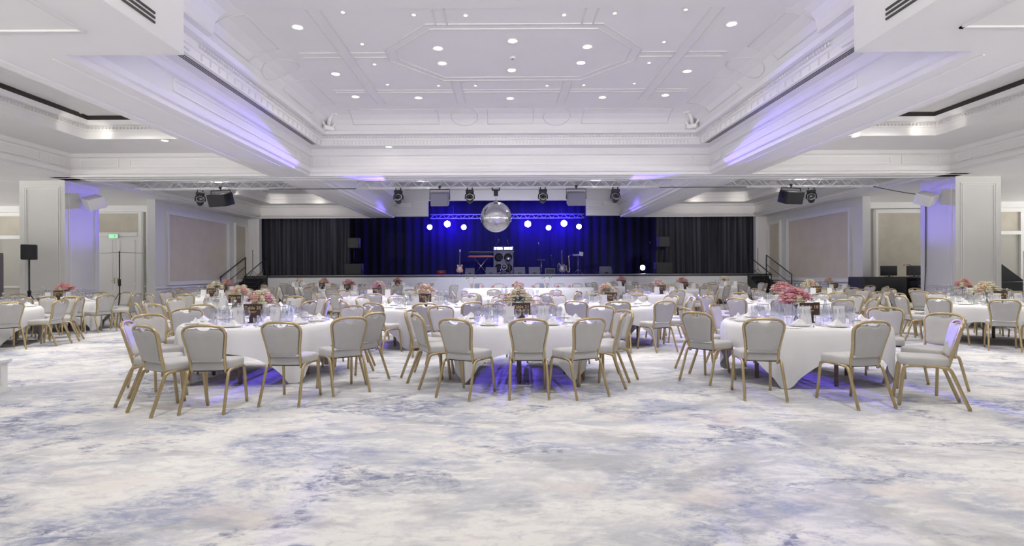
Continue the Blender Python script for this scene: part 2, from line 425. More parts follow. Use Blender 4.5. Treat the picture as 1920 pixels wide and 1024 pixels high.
# side bays
prof_side = [(0, ZB), (0, 4.26), (.07, 4.28), (.12, 4.36), (.12, 4.40), (0, 4.42), (0, 4.74), (.06, 4.76), (.12, 4.85), (1.80, 4.85), (1.80, 5.04), (1.83, 5.05), (1.83, 5.17), (1.92, 5.19), (1.98, 5.29)]
gapm = MB()
for sx in (-1, 1):
    for (ya, yb) in ((7.1, YC0), (YC1, YS - .001)):
        c = MB(); xa, xb = sorted((X0 + sx * BO, X0 + sx * 12.6))
        if ya < 10:   # the side next to the long beam has only a thin cornice: sweep on three sides
            y0_ = ya - 2.2
            for (d0, z0), (d1, z1) in zip(prof_side, prof_side[1:]):
                o_ = X0 + sx * 12.6; i_ = X0 + sx * BO
                c.add([(o_ - sx * d0, y0_, z0), (o_ - sx * d0, yb - d0, z0), (o_ - sx * d1, yb - d1, z1), (o_ - sx * d1, y0_, z1)], [(0, 1, 2, 3)])
                c.add([(o_ - sx * d0, yb - d0, z0), (i_, yb - d0, z0), (i_, yb - d1, z1), (o_ - sx * d1, yb - d1, z1)], [(0, 1, 2, 3)])
            c.box(min(X0 + sx * BO, X0 + sx * 10.9), max(X0 + sx * BO, X0 + sx * 10.9), 7.1, 14.3, 5.40, 5.5)
            g = MB()
            g.box(*sorted((X0 + sx * 10.62, X0 + sx * 10.66)), 7.1, 14.05, 5.29, 5.41); g.box(*sorted((X0 + sx * BO, X0 + sx * 10.66)), 14.05, 14.09, 5.29, 5.41)
            trim(g, M['gap'])
        else:
            pr = [(0, ZB), (0, 4.26), (.07, 4.28), (.12, 4.36), (.12, 4.40), (0, 4.42), (0, 4.74), (.06, 4.76), (.12, 4.85), (.9, 4.85), (.9, 5.04), (.93, 5.05), (.93, 5.17), (1.0, 5.3)]
            ring(c, xa, xb, ya, yb, pr)
        struct('ceiling_side', c, M['plaster'])
# rear middle bay
c = MB(); ring(c, X0 - BI, X0 + BI, YC1, YS, [(0, ZB), (0, 4.27), (.06, 4.3), (.09, 4.38), (0, 4.42), (0, 4.8), (.06, 4.86), (.5, 4.92), (.5, 5.3)], close=False, sides='LR')
c.add([(X0 - BI, YC1, 5.6), (X0 + BI, YC1, 5.6), (X0 + BI, YS, 5.6), (X0 - BI, YS, 5.6)], [(0, 1, 2, 3)])
for sx in (-1, 1): c.add([(X0 + sx * (BI - .5), YC1, 5.3), (X0 + sx * (BI - .5), YS, 5.3), (X0 + sx * (BI - .5), YS, 5.6), (X0 + sx * (BI - .5), YC1, 5.6)], [(0, 1, 2, 3)])
struct('ceiling_rear', c, M['plaster'])

# dentil rows and frieze ribs
d = MB()
dentils(d, (X0 - BI + .53, YC0 - .53), (X0 + BI - .53, YC0 - .53), 5.15, 5.20, .05)
for sx in (-1, 1):
    dentils(d, (X0 + sx * (BI - .53), 9.2), (X0 + sx * (BI - .53), YC0 - .53), 5.15, 5.20, .05, inward=(-sx, 0))
    for k in range(22):
        y = 9.35 + k * .29
        d.box(*sorted((X0 + sx * (BI - .50), X0 + sx * (BI - .52))), y, y + .035, 4.98, 5.08)
    dentils(d, (X0 + sx * 7.0, YC0 - 1.83), (X0 + sx * 10.77, YC0 - 1.83), 5.09, 5.14, .05) if sx > 0 else dentils(d, (X0 - 10.77, YC0 - 1.83), (X0 - 7.0, YC0 - 1.83), 5.09, 5.14, .05)
    dentils(d, (X0 + sx * 10.77, 7.2), (X0 + sx * 10.77, YC0 - 1.83), 5.09, 5.14, .05, inward=(-sx, 0))
for k in range(100):
    x = X0 - 4.9 + k * .099
    d.box(x, x + .03, YC0 - .52, YC0 - .50, 4.98, 5.07)
trim(d, M['rib'])

# panels on the beam faces
def rect_frame(mb, a, b, z0, z1, w=.035, t=.018, nrm=(0, -1)):
    """moulding rectangle standing on a vertical face from point a to b (x,y)"""
    a = Vector((a[0], a[1])); b = Vector((b[0], b[1])); u = (b - a).normalized(); n = Vector(nrm)
    def bar(p, q, za, zb):
        c = [p, q, q + n * t, p + n * t]
        mb.add([(v.x, v.y, za) for v in c] + [(v.x, v.y, zb) for v in c], [(0, 3, 2, 1), (4, 5, 6, 7), (0, 1, 5, 4), (1, 2, 6, 5), (2, 3, 7, 6), (3, 0, 4, 7)])
    bar(a, b, z0, z0 + w); bar(a, b, z1 - w, z1); bar(a, a + u * w, z0 + w, z1 - w); bar(b - u * w, b, z0 + w, z1 - w)
pn = MB()
Yf = YC0 - .002
for (xa, xb) in ((-BI + .12, -BI + .5), (-BI + .62, BI - .62), (BI - .5, BI - .12)): rect_frame(pn, (X0 + xa, Yf), (X0 + xb, Yf), 4.50, 4.72)
for sx in (-1, 1):
    for (xa, xb) in ((7.0, 10.9), (11.2, 12.3)): rect_frame(pn, (X0 + min(sx * xa, sx * xb), Yf), (X0 + max(sx * xa, sx * xb), Yf), 4.47, 4.71)
    for (ya, yb) in ((15.3, 15.8), (9.4, 15.0)):
        rect_frame(pn, (X0 + sx * (BI - .002), ya), (X0 + sx * (BI - .002), yb), 4.50, 4.72, nrm=(-sx, 0))
        rect_frame(pn, (X0 + sx * 12.598, ya), (X0 + sx * 12.598, yb), 4.47, 4.71, nrm=(-sx, 0))
    rect_frame(pn, (X0 + sx * 12.598, 17.6), (X0 + sx * 12.598, 27.6), 4.47, 4.71, nrm=(-sx, 0))
trim(pn, M['trimw'])

# linear air slots in the soffit
for sx in (-1, 1):
    v = MB()
    for k in range(3): v.box(*sorted((X0 + sx * (5.33 + k * .045), X0 + sx * (5.352 + k * .045))), 8.6, 15.35, 4.944, 4.949)
    tag(v.obj('linear_vent', M['vent']), 'long triple-slot air vent along the %s side of the middle coffer' % ('left' if sx < 0 else 'right'), 'vent')

# ribs on the coffer ceiling
rb = MB()
def line(mb, a, b, z, wd=.03, h=.018):
    a = Vector(a); b = Vector(b); t = (b - a).normalized(); n = Vector((-t.y, t.x)) * wd / 2
    c = [a - n, b - n, b + n, a + n]
    mb.add([(p.x, p.y, z - h) for p in c] + [(p.x, p.y, z) for p in c], [(0, 1, 2, 3), (0, 4, 5, 1), (1, 5, 6, 2), (2, 6, 7, 3), (3, 7, 4, 0)])
def poly(mb, pts, z, closed=True, **k):
    n = len(pts)
    for i in range(n if closed else n - 1): line(mb, pts[i], pts[(i + 1) % n], z, **k)
def octo(i):
    return [(X0 + x * 1.0, y) for x, y in ((-1.55 + i * .3, 9.74 + i), (1.55 - i * .3, 9.74 + i), (2.5 - i, 10.85 + i * .2), (2.5 - i, 11.42 - i * .2), (1.55 - i * .3, 12.6 - i), (-1.55 + i * .3, 12.6 - i), (-2.5 + i, 11.42 - i * .2), (-2.5 + i, 10.85 + i * .2))]
poly(rb, octo(0), ZC); poly(rb, octo(.2), ZC)
for sx in (-1, 1):
    for x in (1.17, 1.37):
        line(rb, (X0 + sx * x, 9.16), (X0 + sx * x, 9.74), ZC); line(rb, (X0 + sx * x, 12.6), (X0 + sx * x, 14.3), ZC)
    for y in (11.0, 11.24): line(rb, (X0 + sx * 2.5, y), (X0 + sx * 3.2, y), ZC); line(rb, (X0 + sx * 3.42, y), (X0 + sx * 4.2, y), ZC)
    for x in (3.2, 3.42): line(rb, (X0 + sx * x, 9.16), (X0 + sx * x, 14.3), ZC)
    for y in (13.25, 13.42):
        line(rb, (X0 + sx * 1.37, y), (X0 + sx * 3.2, y), ZC); line(rb, (X0 + sx * 3.42, y), (X0 + sx * 4.2, y), ZC)
for y in (13.25, 13.42): line(rb, (X0 - 1.17, y), (X0 + 1.17, y), ZC)
trim(rb, M['rib'])

# mouldings on the cove (panels and round plaques), following its curve
def cove_pt(s, v, side):
    """s along the wall, v 0..1 up the cove, side L R F"""
    ds = [(c_[0], c_[1]) for c_ in cove[1:]]
    tt = v * (len(ds) - 1); i = min(int(tt), len(ds) - 2); f = tt - i
    dd = ds[i][0] * (1 - f) + ds[i + 1][0] * f + .004; z = ds[i][1] * (1 - f) + ds[i + 1][1] * f - .006
    if side == 'F': return (s, YC0 - dd, z)
    if side == 'L': return (X0 - BI + dd, s, z)
    return (X0 + BI - dd, s, z)
cm = MB()
def cove_line(pts, side): cm.tube([cove_pt(s, v, side) for s, v in pts], .011, 5)
def cove_rect(s0, s1, side):
    n = 6; P = [(s0 + (s1 - s0) * k / n, .22) for k in range(n + 1)] + [(s1, .22 + .56 * k / n) for k in range(1, n + 1)] + [(s1 - (s1 - s0) * k / n, .78) for k in range(1, n + 1)] + [(s0, .78 - .56 * k / n) for k in range(1, n + 1)]
    cove_line(P, side)
def cove_disc(c, side, r=.36):
    cove_line([(c + r * math.cos(2 * PI * k / 28), .5 + .34 * math.sin(2 * PI * k / 28)) for k in range(29)], side)
cove_rect(X0 - 4.3, X0 - 1.95, 'F'); cove_disc(X0 - 1.25, 'F'); cove_rect(X0 - .62, X0 + .62, 'F'); cove_disc(X0 + 1.25, 'F'); cove_rect(X0 + 1.95, X0 + 4.3, 'F')
for sd in 'LR':
    cove_rect(12.4, 14.3, sd); cove_disc(11.55, sd, .4); cove_rect(9.3, 10.75, sd)
trim(cm, M['rib'])

# corner scroll ornaments
def ornament(px, sx):
    t = thing('corner_ornament', 'white carved scroll ornament in the far %s corner of the coffer' % ('left' if sx < 0 else 'right'), 'ornament', (X0 + sx * (BI - .78), YC0 - .78, 5.33), R_(45 if sx < 0 else -45))
    a = MB(); a.rbox(-.14, .14, -.10, .06, -.02, .09, .02)
    pt(a, 'base', M['trimw'], t)
    for k, dx in enumerate((-.10, .10)):
        s = MB(); P = []
        for j in range(26):
            u = j / 25; P.append((dx + .20 * math.sin(u * PI) * (1 if dx > 0 else -1) * .8, .02 - .30 * u * u - .05, .08 + .40 * math.sin(u * PI * .55)))
        for j in range(14):
            a_ = j / 13 * 2 * PI; r = .06 * (1 - j / 18); P.append((dx * .5 + r * math.cos(a_), -.38 + .02 * j / 13, .43 + r * math.sin(a_) - .05))
        s.tube(P, .030, 8); pt(s, 'scroll', M['trimw'], t)
    r = MB(); r.tube([(0, -.02, .07), (0, -.08, .25), (0, -.22, .38), (0, -.36, .44)], [.05, .06, .05, .03], 8); pt(r, 'acanthus_leaf', M['trimw'], t)
ornament(628, -1); ornament(1290, 1)

# side walls, piers, niches
PX0, PX1, PY0, PY1 = 13.2, 14.55, 16.6, 18.0
def pier(sx, name):
    w_ = MB(); xa, xb = sorted((X0 + sx * PX0, X0 + sx * PX1))
    w_.box(xa, xb, PY0, PY1, 0, ZB)
    o = struct(name, w_, M['wall'])
    f = MB()
    for i in (.14, .19):
        rect_frame(f, (xa + i, PY0 - .001), (xb - i, PY0 - .001), .9 + (i - .14), ZB - .18 - (i - .14), .03, .02)
        xi = X0 + sx * (PX0 - .001)
        rect_frame(f, (xi, PY0 + i), (xi, PY1 - i), .9 + (i - .14), ZB - .18 - (i - .14), .03, .02, nrm=(-sx, 0))
        rect_frame(f, (xa + i, PY0 - .001), (xb - i, PY0 - .001), .2 + (i - .14), .8 - (i - .14), .03, .02)
        rect_frame(f, (xi, PY0 + i), (xi, PY1 - i), .2 + (i - .14), .8 - (i - .14), .03, .02, nrm=(-sx, 0))
    f.box(xa - .03, xb + .03, PY0 - .03, PY1 + .03, 0, .14)
    trim(f, M['trimw'])
pier(-1, 'wall_pier_left'); pier(1, 'wall_pier_right')
for sx, nm in ((-1, 'left'), (1, 'right')):
    # side beam carrying the cornice, over the openings
    b = MB(); b.box(*sorted((X0 + sx * 12.601, X0 + sx * 14.6)), 0.5, YS, ZB, 5.9); trim(b)
    w_ = MB(); xi = X0 + sx * HW; xo = X0 + sx * 13.5
    w_.box(*sorted((xi, xo)), 20.9, YS, 0, ZB)
    # splayed return to the niche and its back wall, aisle beyond
    a = Vector((xi, 20.9)); b2 = Vector((X0 + sx * 15.2, 23.5))
    w_.add([(a.x, a.y, 0), (b2.x, b2.y, 0), (b2.x, b2.y, ZB), (a.x, a.y, ZB)], [(0, 1, 2, 3)])
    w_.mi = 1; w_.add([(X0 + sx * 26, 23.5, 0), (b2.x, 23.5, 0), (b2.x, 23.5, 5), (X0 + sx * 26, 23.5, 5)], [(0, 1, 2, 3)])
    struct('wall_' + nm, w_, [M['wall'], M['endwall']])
    cl = MB(); cl.add([(X0 + sx * 13.3, -1, 4.25), (X0 + sx * 26, -1, 4.25), (X0 + sx * 26, 23.5, 4.25), (X0 + sx * 13.3, 23.5, 4.25)], [(0, 1, 2, 3)])
    cl.box(*sorted((X0 + sx * 14.6, X0 + sx * 26)), 23.2, 23.5, 4.0, 4.25)
    struct('ceiling_aisle', cl, M['plaster'])
    # framed fabric panels
    f = MB(); g = MB()
    for (ya, yb) in ((21.6, 26.4), (27.05, 28.3)):
        rect_frame(f, (xi, ya), (xi, yb), 1.0, 3.85, .12, .05, nrm=(-sx, 0)); rect_frame(f, (xi, ya - .03), (xi, yb + .03), .97, 3.88, .05, .08, nrm=(-sx, 0))
        g.box(*sorted((xi, xi - sx * .012)), ya + .1, yb - .1, 1.1, 3.75)
        rect_frame(f, (xi, ya), (xi, yb), .22, .82, .04, .03, nrm=(-sx, 0))
    f.box(*sorted((xi, xi - sx * .05)), 20.9, YS, .86, .93); f.box(*sorted((xi, xi - sx * .03)), 20.9, YS, 0, .16)
    trim(f, M['trimw']); trim(g, M['fabricwall'] if sx < 0 else M['fabricwall'])
    bb = MB(); bb.box(*sorted((X0 + sx * 15.2, X0 + sx * 26)), 23.46, 23.5, 0, .16); bb.box(*sorted((X0 + sx * 15.2, X0 + sx * 26)), 23.45, 23.5, .86, .93)
    struct('baseboard_' + nm, bb, M['trimw'])

# left niche: double door with transom; right niche: tall beige framed panel
dw = MB(); xL, xR = X0 - 17.55, X0 - 15.28; yD = 23.5
for k_, (a0, a1, z0, z1) in enumerate(((xL, xL + .18, 0, 3.95), (xR - .18, xR, 0, 3.95), (xL, xR, 3.951, 4.1), (xL + .181, xR - .181, 2.98, 3.16))):
    dw.box(a0, a1, yD - .10 - .003 * (k_ == 3), yD, z0, z1)
    dw.box(a0 + .03, a1 - .03, yD - .13, yD - .101, z0 + .02, z1 - .03)
trim(dw, M['trimw'])
tp = MB(); tp.box(xL + .18, xR - .18, yD - .03, yD, 3.16, 3.95); trim(tp, M['tilewall'])
door = bpy.data.objects.new('door_1', None); COL.objects.link(door); door['kind'] = 'structure'; door.location = (0, 0, 0)
mid = (xL + xR) / 2
for k, (xa, xb) in enumerate(((xL + .19, mid - .005), (mid + .005, xR - .19))):
    lf = MB(); lf.box(xa, xb, yD - .06, yD - .01, .02, 2.97)
    for i in (.0, .03):
        for z0, z1 in ((1.05, 1.9 + .95), (.72, .98), (.15, .65)):
            rect_frame(lf, (xa + .13 + i, yD - .06), (xb - .13 - i, yD - .06), z0 + i, z1 - i, .022, .015)
    o = lf.obj('door_leaf', M['trimw'], door)
    h = MB(); hx = mid - .07 if k == 0 else mid + .07
    h.box(hx - .02, hx + .02, yD - .075, yD - .06, 1.0, 1.25); h.tube([(hx, yD - .075, 1.15), (hx, yD - .12, 1.15), (hx + (-.10 if k == 0 else .10), yD - .12, 1.15)], .01, 6)
    h.obj('door_handle', M['brass'], o)
pf = MB(); g = MB(); xa, xb = X0 + 15.3, X0 + 18.6
for i, w_, t_ in ((0, .16, .10), (.04, .06, .14)):
    pf.box(xa + i, xa + i + w_, yD - t_, yD - i * .6, 0, 3.979 - i - w_); pf.box(xb - i - w_, xb - i, yD - t_, yD - i * .6, 0, 3.979 - i - w_); pf.box(xa + i, xb - i, yD - t_, yD - i * .6, 3.98 - i - w_, 3.98 - i)
g.box(xa + .16, xb - .16, yD - .02, yD, .2, 3.8); trim(pf, M['trimw']); trim(g, M['tilewall'])
# door frames at the outer ends of the aisles
for sx in (-1, 1):
    f = MB(); f2 = MB(); xa, xb = sorted((X0 + sx * 19.6, X0 + sx * 21.6))
    for (a0, a1, z0, z1) in ((xa, xa + .18, 0, 3.849), (xb - .18, xb, 0, 3.849), (xa, xb, 3.85, 4.0), (xa + .181, xb - .181, 2.9, 3.05)): f.box(a0, a1, yD - .1, yD, z0, z1)
    f2.box(xa + .18, xb - .18, yD - .03, yD, 3.05, 3.85); trim(f, M['trimw']); trim(f2, M['tilewall'])

# exit sign over the left double door
t = thing('exit_sign', 'small lit green exit sign above the left double door', 'sign', (mid - .02, yD - .2, 2.99))
b = MB(); b.box(-.19, .19, 0, .06, -.09, .09); pt(b, 'housing', M['whitebox'], t)
b = MB(); b.box(-.17, .17, -.006, 0, -.07, .07); gpl = pt(b, 'sign_face', M['green'], t)
b = MB()
b.lathe([(0, 0), (.014, .004), (.014, .006), (0, .01)], 8, T((-.05, -.008, .035), rx=PI / 2)); b.tube([(-.05, -.009, .02), (-.06, -.009, -.01), (-.09, -.009, -.04)], .008, 5); b.tube([(-.06, -.009, -.01), (-.03, -.009, -.02), (-.03, -.009, -.05)], .008, 5)
b.tube([(-.08, -.009, .012), (-.02, -.009, .006)], .006, 5); b.box(.03, .10, -.009, -.006, -.05, .05); b.obj('pictogram', M['paper'], gpl)

# ------------------------------------------------------------------ stage
st = MB()
OX0, OX1 = at(487, 0, YS).x, at(1417, 0, YS).x
NX0, NX1 = at(803, 0, YS).x, at(1100, 0, YS).x; ZO = 4.28; ZN = 5.08
wb = MB()
def wallface(x0, x1, z0, z1): wb.add([(x0, YS, z0), (x1, YS, z0), (x1, YS, z1), (x0, YS, z1), (x0, YS + .25, z0), (x1, YS + .25, z0), (x1, YS + .25, z1), (x0, YS + .25, z1)], [(0, 1, 2, 3), (0, 4, 5, 1), (3, 2, 6, 7), (0, 3, 7, 4), (1, 5, 6, 2)])
wallface(-14, OX0, 0, 5.9); wallface(OX1, 14.2, 0, 5.9); wallface(OX0, NX0, ZO, 5.9); wallface(NX1, OX1, ZO, 5.9); wallface(NX0, NX1, ZN, 5.9)
struct('wall_back', wb, M['plaster'])
hd = MB()
for z, t_ in ((4.36, .05), (4.5, .08), (4.72, .06), (5.0, .06)):
    hd.box(X0 - BI, NX0 - .05, YS - t_, YS, z, z + .05); hd.box(NX1 + .05, X0 + BI, YS - t_, YS, z, z + .05)
hd.box(OX0 - .1, NX0, YS - .04, YS, ZO, ZO + .05); hd.box(NX1, OX1 + .1, YS - .04, YS, ZO, ZO + .05)
hd.box(OX0 - .1, OX0, YS - .04, YS, ZS, ZO + .05); hd.box(OX1, OX1 + .1, YS - .04, YS, ZS, ZO + .05)
trim(hd, M['trimw'])
sk = MB(); sk.box(X0 - HW, X0 + HW, YS - .45, YS - .4, 0, ZS - .09)
trim(sk, M['skirt'])
sf = MB(); x = X0 - HW + .4
while x < X0 + HW - 2.4:
    rect_frame(sf, (x, YS - .451), (x + 2.3, YS - .451), .2, ZS - .2, .03, .015); x += 2.55
trim(sf, M['trimw'])
sn = MB(); sn.box(X0 - HW, X0 + HW, YS - .47, YS - .44, ZS - .10, ZS - .02); sn.mi = 0; trim(sn, M['stagefloor'])
se = MB(); se.box(X0 - HW, X0 + HW, YS - .475, YS - .40, ZS - .02, ZS + .005); trim(se, M['steel'])
sfl = MB(); sfl.box(X0 - 15, X0 + 15, YS - .4, 36.5, ZS - .12, ZS); struct('floor_stage', sfl, M['stagefloor'])
sw = MB()
sw.add([(-15, 36.4, ZS), (15, 36.4, ZS), (15, 36.4, 7), (-15, 36.4, 7)], [(0, 1, 2, 3)])
sw.add([(-15, YS + .25, ZS), (-15, 36.4, ZS), (-15, 36.4, 7), (-15, YS + .25, 7)], [(0, 1, 2, 3)]); sw.add([(15, YS + .25, ZS), (15, 36.4, ZS), (15, 36.4, 7), (15, YS + .25, 7)], [(0, 1, 2, 3)])
sw.add([(-15, YS + .25, 7), (15, YS + .25, 7), (15, 36.4, 7), (-15, 36.4, 7)], [(0, 1, 2, 3)])
struct('wall_stage', sw, M['dark'])

def curtain(x0, x1, y, z0, z1, pitch, amp, seed=1):
    random.seed(seed); mb = MB(); n = int((x1 - x0) / pitch * 8); cols = []
    ph = 0
    for i in range(n + 1):
        ph += random.uniform(.5, 1.1)
        cols.append((x0 + (x1 - x0) * i / n, y + amp * math.sin(ph) + amp * .5 * math.sin(ph * .37)))
    R = 5; vs = []
    for j in range(R):
        f = j / (R - 1)
        for i, (x, yy) in enumerate(cols): vs.append((x + .01 * math.sin(i + j), y + (yy - y) * (1 - .45 * f), z0 + (z1 - z0) * f))
    N = n + 1; fs = [(j * N + i, j * N + i + 1, (j + 1) * N + i + 1, (j + 1) * N + i) for j in range(R - 1) for i in range(n)]
    mb.add(vs, fs, True); return mb
tag(curtain(OX0 - .2, at(657, 0, 29.3).x, 29.3, ZS + .02, 5.4, .30, .07, 3).obj('stage_curtain', M['curtain']), 'black pleated curtain at the left end of the stage', 'curtain')
tag(curtain(at(1230, 0, 29.3).x, OX1 + .2, 29.3, ZS + .02, 5.4, .30, .07, 4).obj('stage_curtain', M['curtain']), 'black pleated curtain at the right end of the stage', 'curtain')
tag(curtain(-13, 13.5, 35.8, ZS + .02, 6.9, .55, .05, 5).obj('stage_backdrop', M['backdrop']), 'wide dark backdrop lit blue across the back of the stage', 'backdrop')
random.seed(11)
def smooth(pts, n=4):
    """Catmull-Rom through points"""
    P = [Vector(p) for p in pts]; out = []
    for i in range(len(P) - 1):
        a = P[max(i - 1, 0)]; b = P[i]; c = P[i + 1]; d = P[min(i + 2, len(P) - 1)]
        for k in range(n):
            t = k / n
            out.append(.5 * ((2 * b) + (c - a) * t + (2 * a - 5 * b + 4 * c - d) * t * t + (3 * b - a - 3 * c + d) * t ** 3))
    out.append(P[-1]); return out
# ------------------------------------------------------------------ recessed downlights
def make_dl(r, lens, nm):
    t = thing('recessed_downlight', 'd', 'light')
    b = MB(); b.lathe([(r, 0), (r * 1.35, -.004), (r * 1.38, -.012), (r * 1.3, -.018), (r * 1.0, -.014), (r * .98, 0)], 20, cap=False); pt(b, 'trim_ring', M['trimw'], t)
    b = MB(); b.lathe([(0, -.010), (r * .5, -.011), (r * .8, -.008), (r, -.002)], 20, cap=False); pt(b, 'lens', lens, t)
    return t
DLB = Proto(make_dl(.085, M['lens'], 'b')); DLS = Proto(make_dl(.03, M['lensw'], 's'))
BL = ['large downlight in the coffer, near left outer panel', 'large downlight inside the octagon, left, nearer one', 'large downlight inside the octagon, left, farther one', 'large downlight inside the octagon, middle, nearer one',
      'large downlight inside the octagon, middle, farther one', 'large downlight inside the octagon, right, nearer one', 'large downlight inside the octagon, right, farther one', 'large downlight in the coffer, near right outer panel',
      'large downlight in the coffer, left outer panel midway', 'large downlight in the coffer, right outer panel midway', 'large downlight in the far strip, leftmost', 'large downlight in the far strip, second from left',
      'large downlight in the far strip, middle', 'large downlight in the far strip, second from right', 'large downlight in the far strip, rightmost']
for p, lab in zip(BIG, BL):
    q = ceil_at(p[0], p[1], ZC); DLB.place((q.x, q.y, ZC), 0, lab, 'large coffer downlights')
SL = ['nearest row, leftmost', 'nearest row, second from left', 'nearest row, third from left', 'nearest row, third from right', 'nearest row, second from right', 'nearest row, rightmost', 'left of the octagon, nearer', 'right of the octagon, nearer',
      'left of the octagon, farther', 'right of the octagon, farther', 'beyond the octagon, leftmost', 'beyond the octagon, second from left', 'beyond the octagon, third from left', 'beyond the octagon, third from right', 'beyond the octagon, second from right', 'beyond the octagon, rightmost']
for p, lab in zip(SMALL, SL):
    q = ceil_at(p[0], p[1], ZC); DLS.place((q.x, q.y, ZC), 0, 'small warm pin light in the coffer, ' + lab, 'small coffer pin lights')
for (px, py, z, lab, warm) in ((310, 263, 4.85, 'in the soffit of the left side bay', 0), (1605, 255, 4.85, 'in the soffit of the right side bay', 0), (730, 275, 4.95, 'in the soffit of the middle cross beam', 0)):
    q = ceil_at(px, py, z); DLB.place((q.x, q.y, z), 0, 'bright downlight ' + lab, 'soffit downlights')
for (px, py, lab) in ((83, 190, 'left side bay ceiling, nearer'), (163, 216, 'left side bay ceiling, farther'), (1758, 210, 'right side bay ceiling, farther'), (1838, 180, 'right side bay ceiling, nearer')):
    q = ceil_at(px, py, 5.40); DLS.place((q.x, min(q.y, 13.8), 5.40), 0, 'small pin light in the ' + lab, 'side bay pin lights')
t = thing('smoke_detector', 'small round white smoke detector in the middle of the octagon', 'detector', ceil_at(963, 107, ZC))
b = MB(); b.lathe([(.06, 0), (.06, -.02), (.045, -.035), (0, -.04)], 16); pt(b, 'housing', M['trimw'], t)
b = MB(); b.lathe([(.03, -.037), (.03, -.045), (0, -.05)], 12); pt(b, 'sensor', M['greybox'], t)
# warm washers on the friezes
for sx in (-1, 1):
    for (x, y, z) in ((10.2, 13.9, 4.9), (10.4, 13.2, 4.9), (8.2, 14.0, 4.9)):
        light('frieze_washer', 'SPOT', (X0 + sx * x, y, z), 4, WARM, .03, (X0 + sx * (x + .35), y + .6, 5.1), 120, 1)
    for (x, y) in ((9.2, 27.2), (11.2, 27.0), (11.6, 24.0)):
        light('frieze_washer', 'SPOT', (X0 + sx * x, y, 4.7), 9, WARM, .03, (X0 + sx * (x + .2), y + .7, 4.9), 130, 1)

# ------------------------------------------------------------------ trusses
def truss(x0, x1, y, z, lab, w=.26, h=.24):
    t = thing('lighting_truss', lab, 'truss', ((x0 + x1) / 2, y, z)); L = (x1 - x0) / 2
    for sy in (-1, 1):
        for sz in (0, 1):
            b = MB(); b.tube([(-L, sy * w / 2, sz * h), (L, sy * w / 2, sz * h)], .022, 6); pt(b, 'chord', M['alu'], t)
    b = MB(); n = max(2, int(2 * L / .5)); st_ = 2 * L / n
    for k in range(n):
        xa, xm, xb = -L + k * st_, -L + (k + .5) * st_, -L + (k + 1) * st_
        for sy in (-1, 1): b.tube([(xa, sy * w / 2, 0), (xm, sy * w / 2, h), (xb, sy * w / 2, 0)], .010, 5)
        b.tube([(xa, -w / 2, 0), (xm, w / 2, 0), (xb, -w / 2, 0)], .010, 5); b.tube([(xa, -w / 2, h), (xm, w / 2, h), (xb, -w / 2, h)], .010, 5)
    pt(b, 'lattice', M['alu'], t)
    for k in (-.7, 0, .7):
        b = MB(); b.tube([(k * L, 0, h), (k * L, 0, 1.05)], .008, 5); pt(b, 'hanger', M['steel'], t)
    return t
YT = 18.4
truss(at(668, 0, YT).x, at(1262, 0, YT).x, YT, 4.20, 'silver lighting truss across the middle bay above the mirror ball')
truss(-12.0, -6.75, YT, 4.20, 'silver lighting truss across the left bay')
truss(7.15, 12.25, YT, 4.20, 'silver lighting truss across the right bay')
truss(-4.5, 5.0, 34.6, 4.75, 'dark truss at the back of the stage carrying the bright lamps')

def make_moving_head():
    t = thing('moving_head_light', 'm', 'stage light')
    b = MB(); b.rbox(-.13, .13, -.10, .10, -.17, -.06, .02); b.tube([(-.08, 0, -.06), (-.08, 0, .02)], .02, 6); b.tube([(.08, 0, -.06), (.08, 0, .02)], .02, 6); pt(b, 'base', M['black'], t)
    b = MB()
    for sx in (-1, 1): b.tube(smooth([(sx * .05, 0, -.17), (sx * .13, 0, -.21), (sx * .145, 0, -.29), (sx * .145, 0, -.36)], 3), .022, 6)
    pt(b, 'yoke', M['black'], t)
    b = MB(); b.lathe([(0, -.16), (.07, -.15), (.10, -.10), (.115, .0), (.12, .10), (.11, .13)], 18, T((0, 0, -.37), rx=R_(62))); h = pt(b, 'lamp_body', M['black'], t)
    b = MB(); b.lathe([(.11, .125), (.12, .13), (.12, .145), (.105, .15)], 18, T((0, 0, -.37), rx=R_(62)), cap=False); b.obj('rim', M['steel'], h)
    b = MB(); b.lathe([(0, .12), (.06, .135), (.10, .125)], 18, T((0, 0, -.37), rx=R_(62)), cap=False); b.obj('front_lens', M['glass'], h)
    return t
MH = Proto(make_moving_head())
for px, lab in ((749, 'leftmost of the four'), (882, 'left of the mirror ball'), (1018, 'right of the mirror ball'), (1153, 'rightmost of the four')):
    MH.place((at(px, 0, YT).x, YT - .13, 4.17), 0, 'black moving head lamp under the middle truss, ' + lab, 'moving head lamps under the truss')
def hung_speaker(px, lab, face, body, w, h, d, rz, tilt=18, zt=4.13):
    t = thing('hanging_speaker', lab, 'speaker', (at(px, 0, YT).x, YT - .13, zt), rz)
    b = MB(); Mx = T((0, 0, -.10 - h / 2), rx=R_(tilt)); b.rbox(-w / 2, w / 2, -d / 2, d / 2, -h / 2, h / 2, .02, M=Mx); c = pt(b, 'cabinet', body, t)
    b = MB(); b.box(-w / 2 + .03, w / 2 - .03, -d / 2 - .006, -d / 2, -h / 2 + .03, h / 2 - .03, M=Mx); b.obj('grille', face, c)
    b = MB(); b.tube([(-w / 2 - .03, 0, -.12 - h / 2), (-w / 2 - .03, 0, 0), (w / 2 + .03, 0, 0), (w / 2 + .03, 0, -.12 - h / 2)], .018, 6); pt(b, 'yoke', M['black'], t)
    b = MB(); b.tube([(0, 0, 0), (0, 0, .09)], .02, 6); b.box(-.04, .04, -.03, .03, .05, .12); pt(b, 'clamp', M['black'], t)
    return t
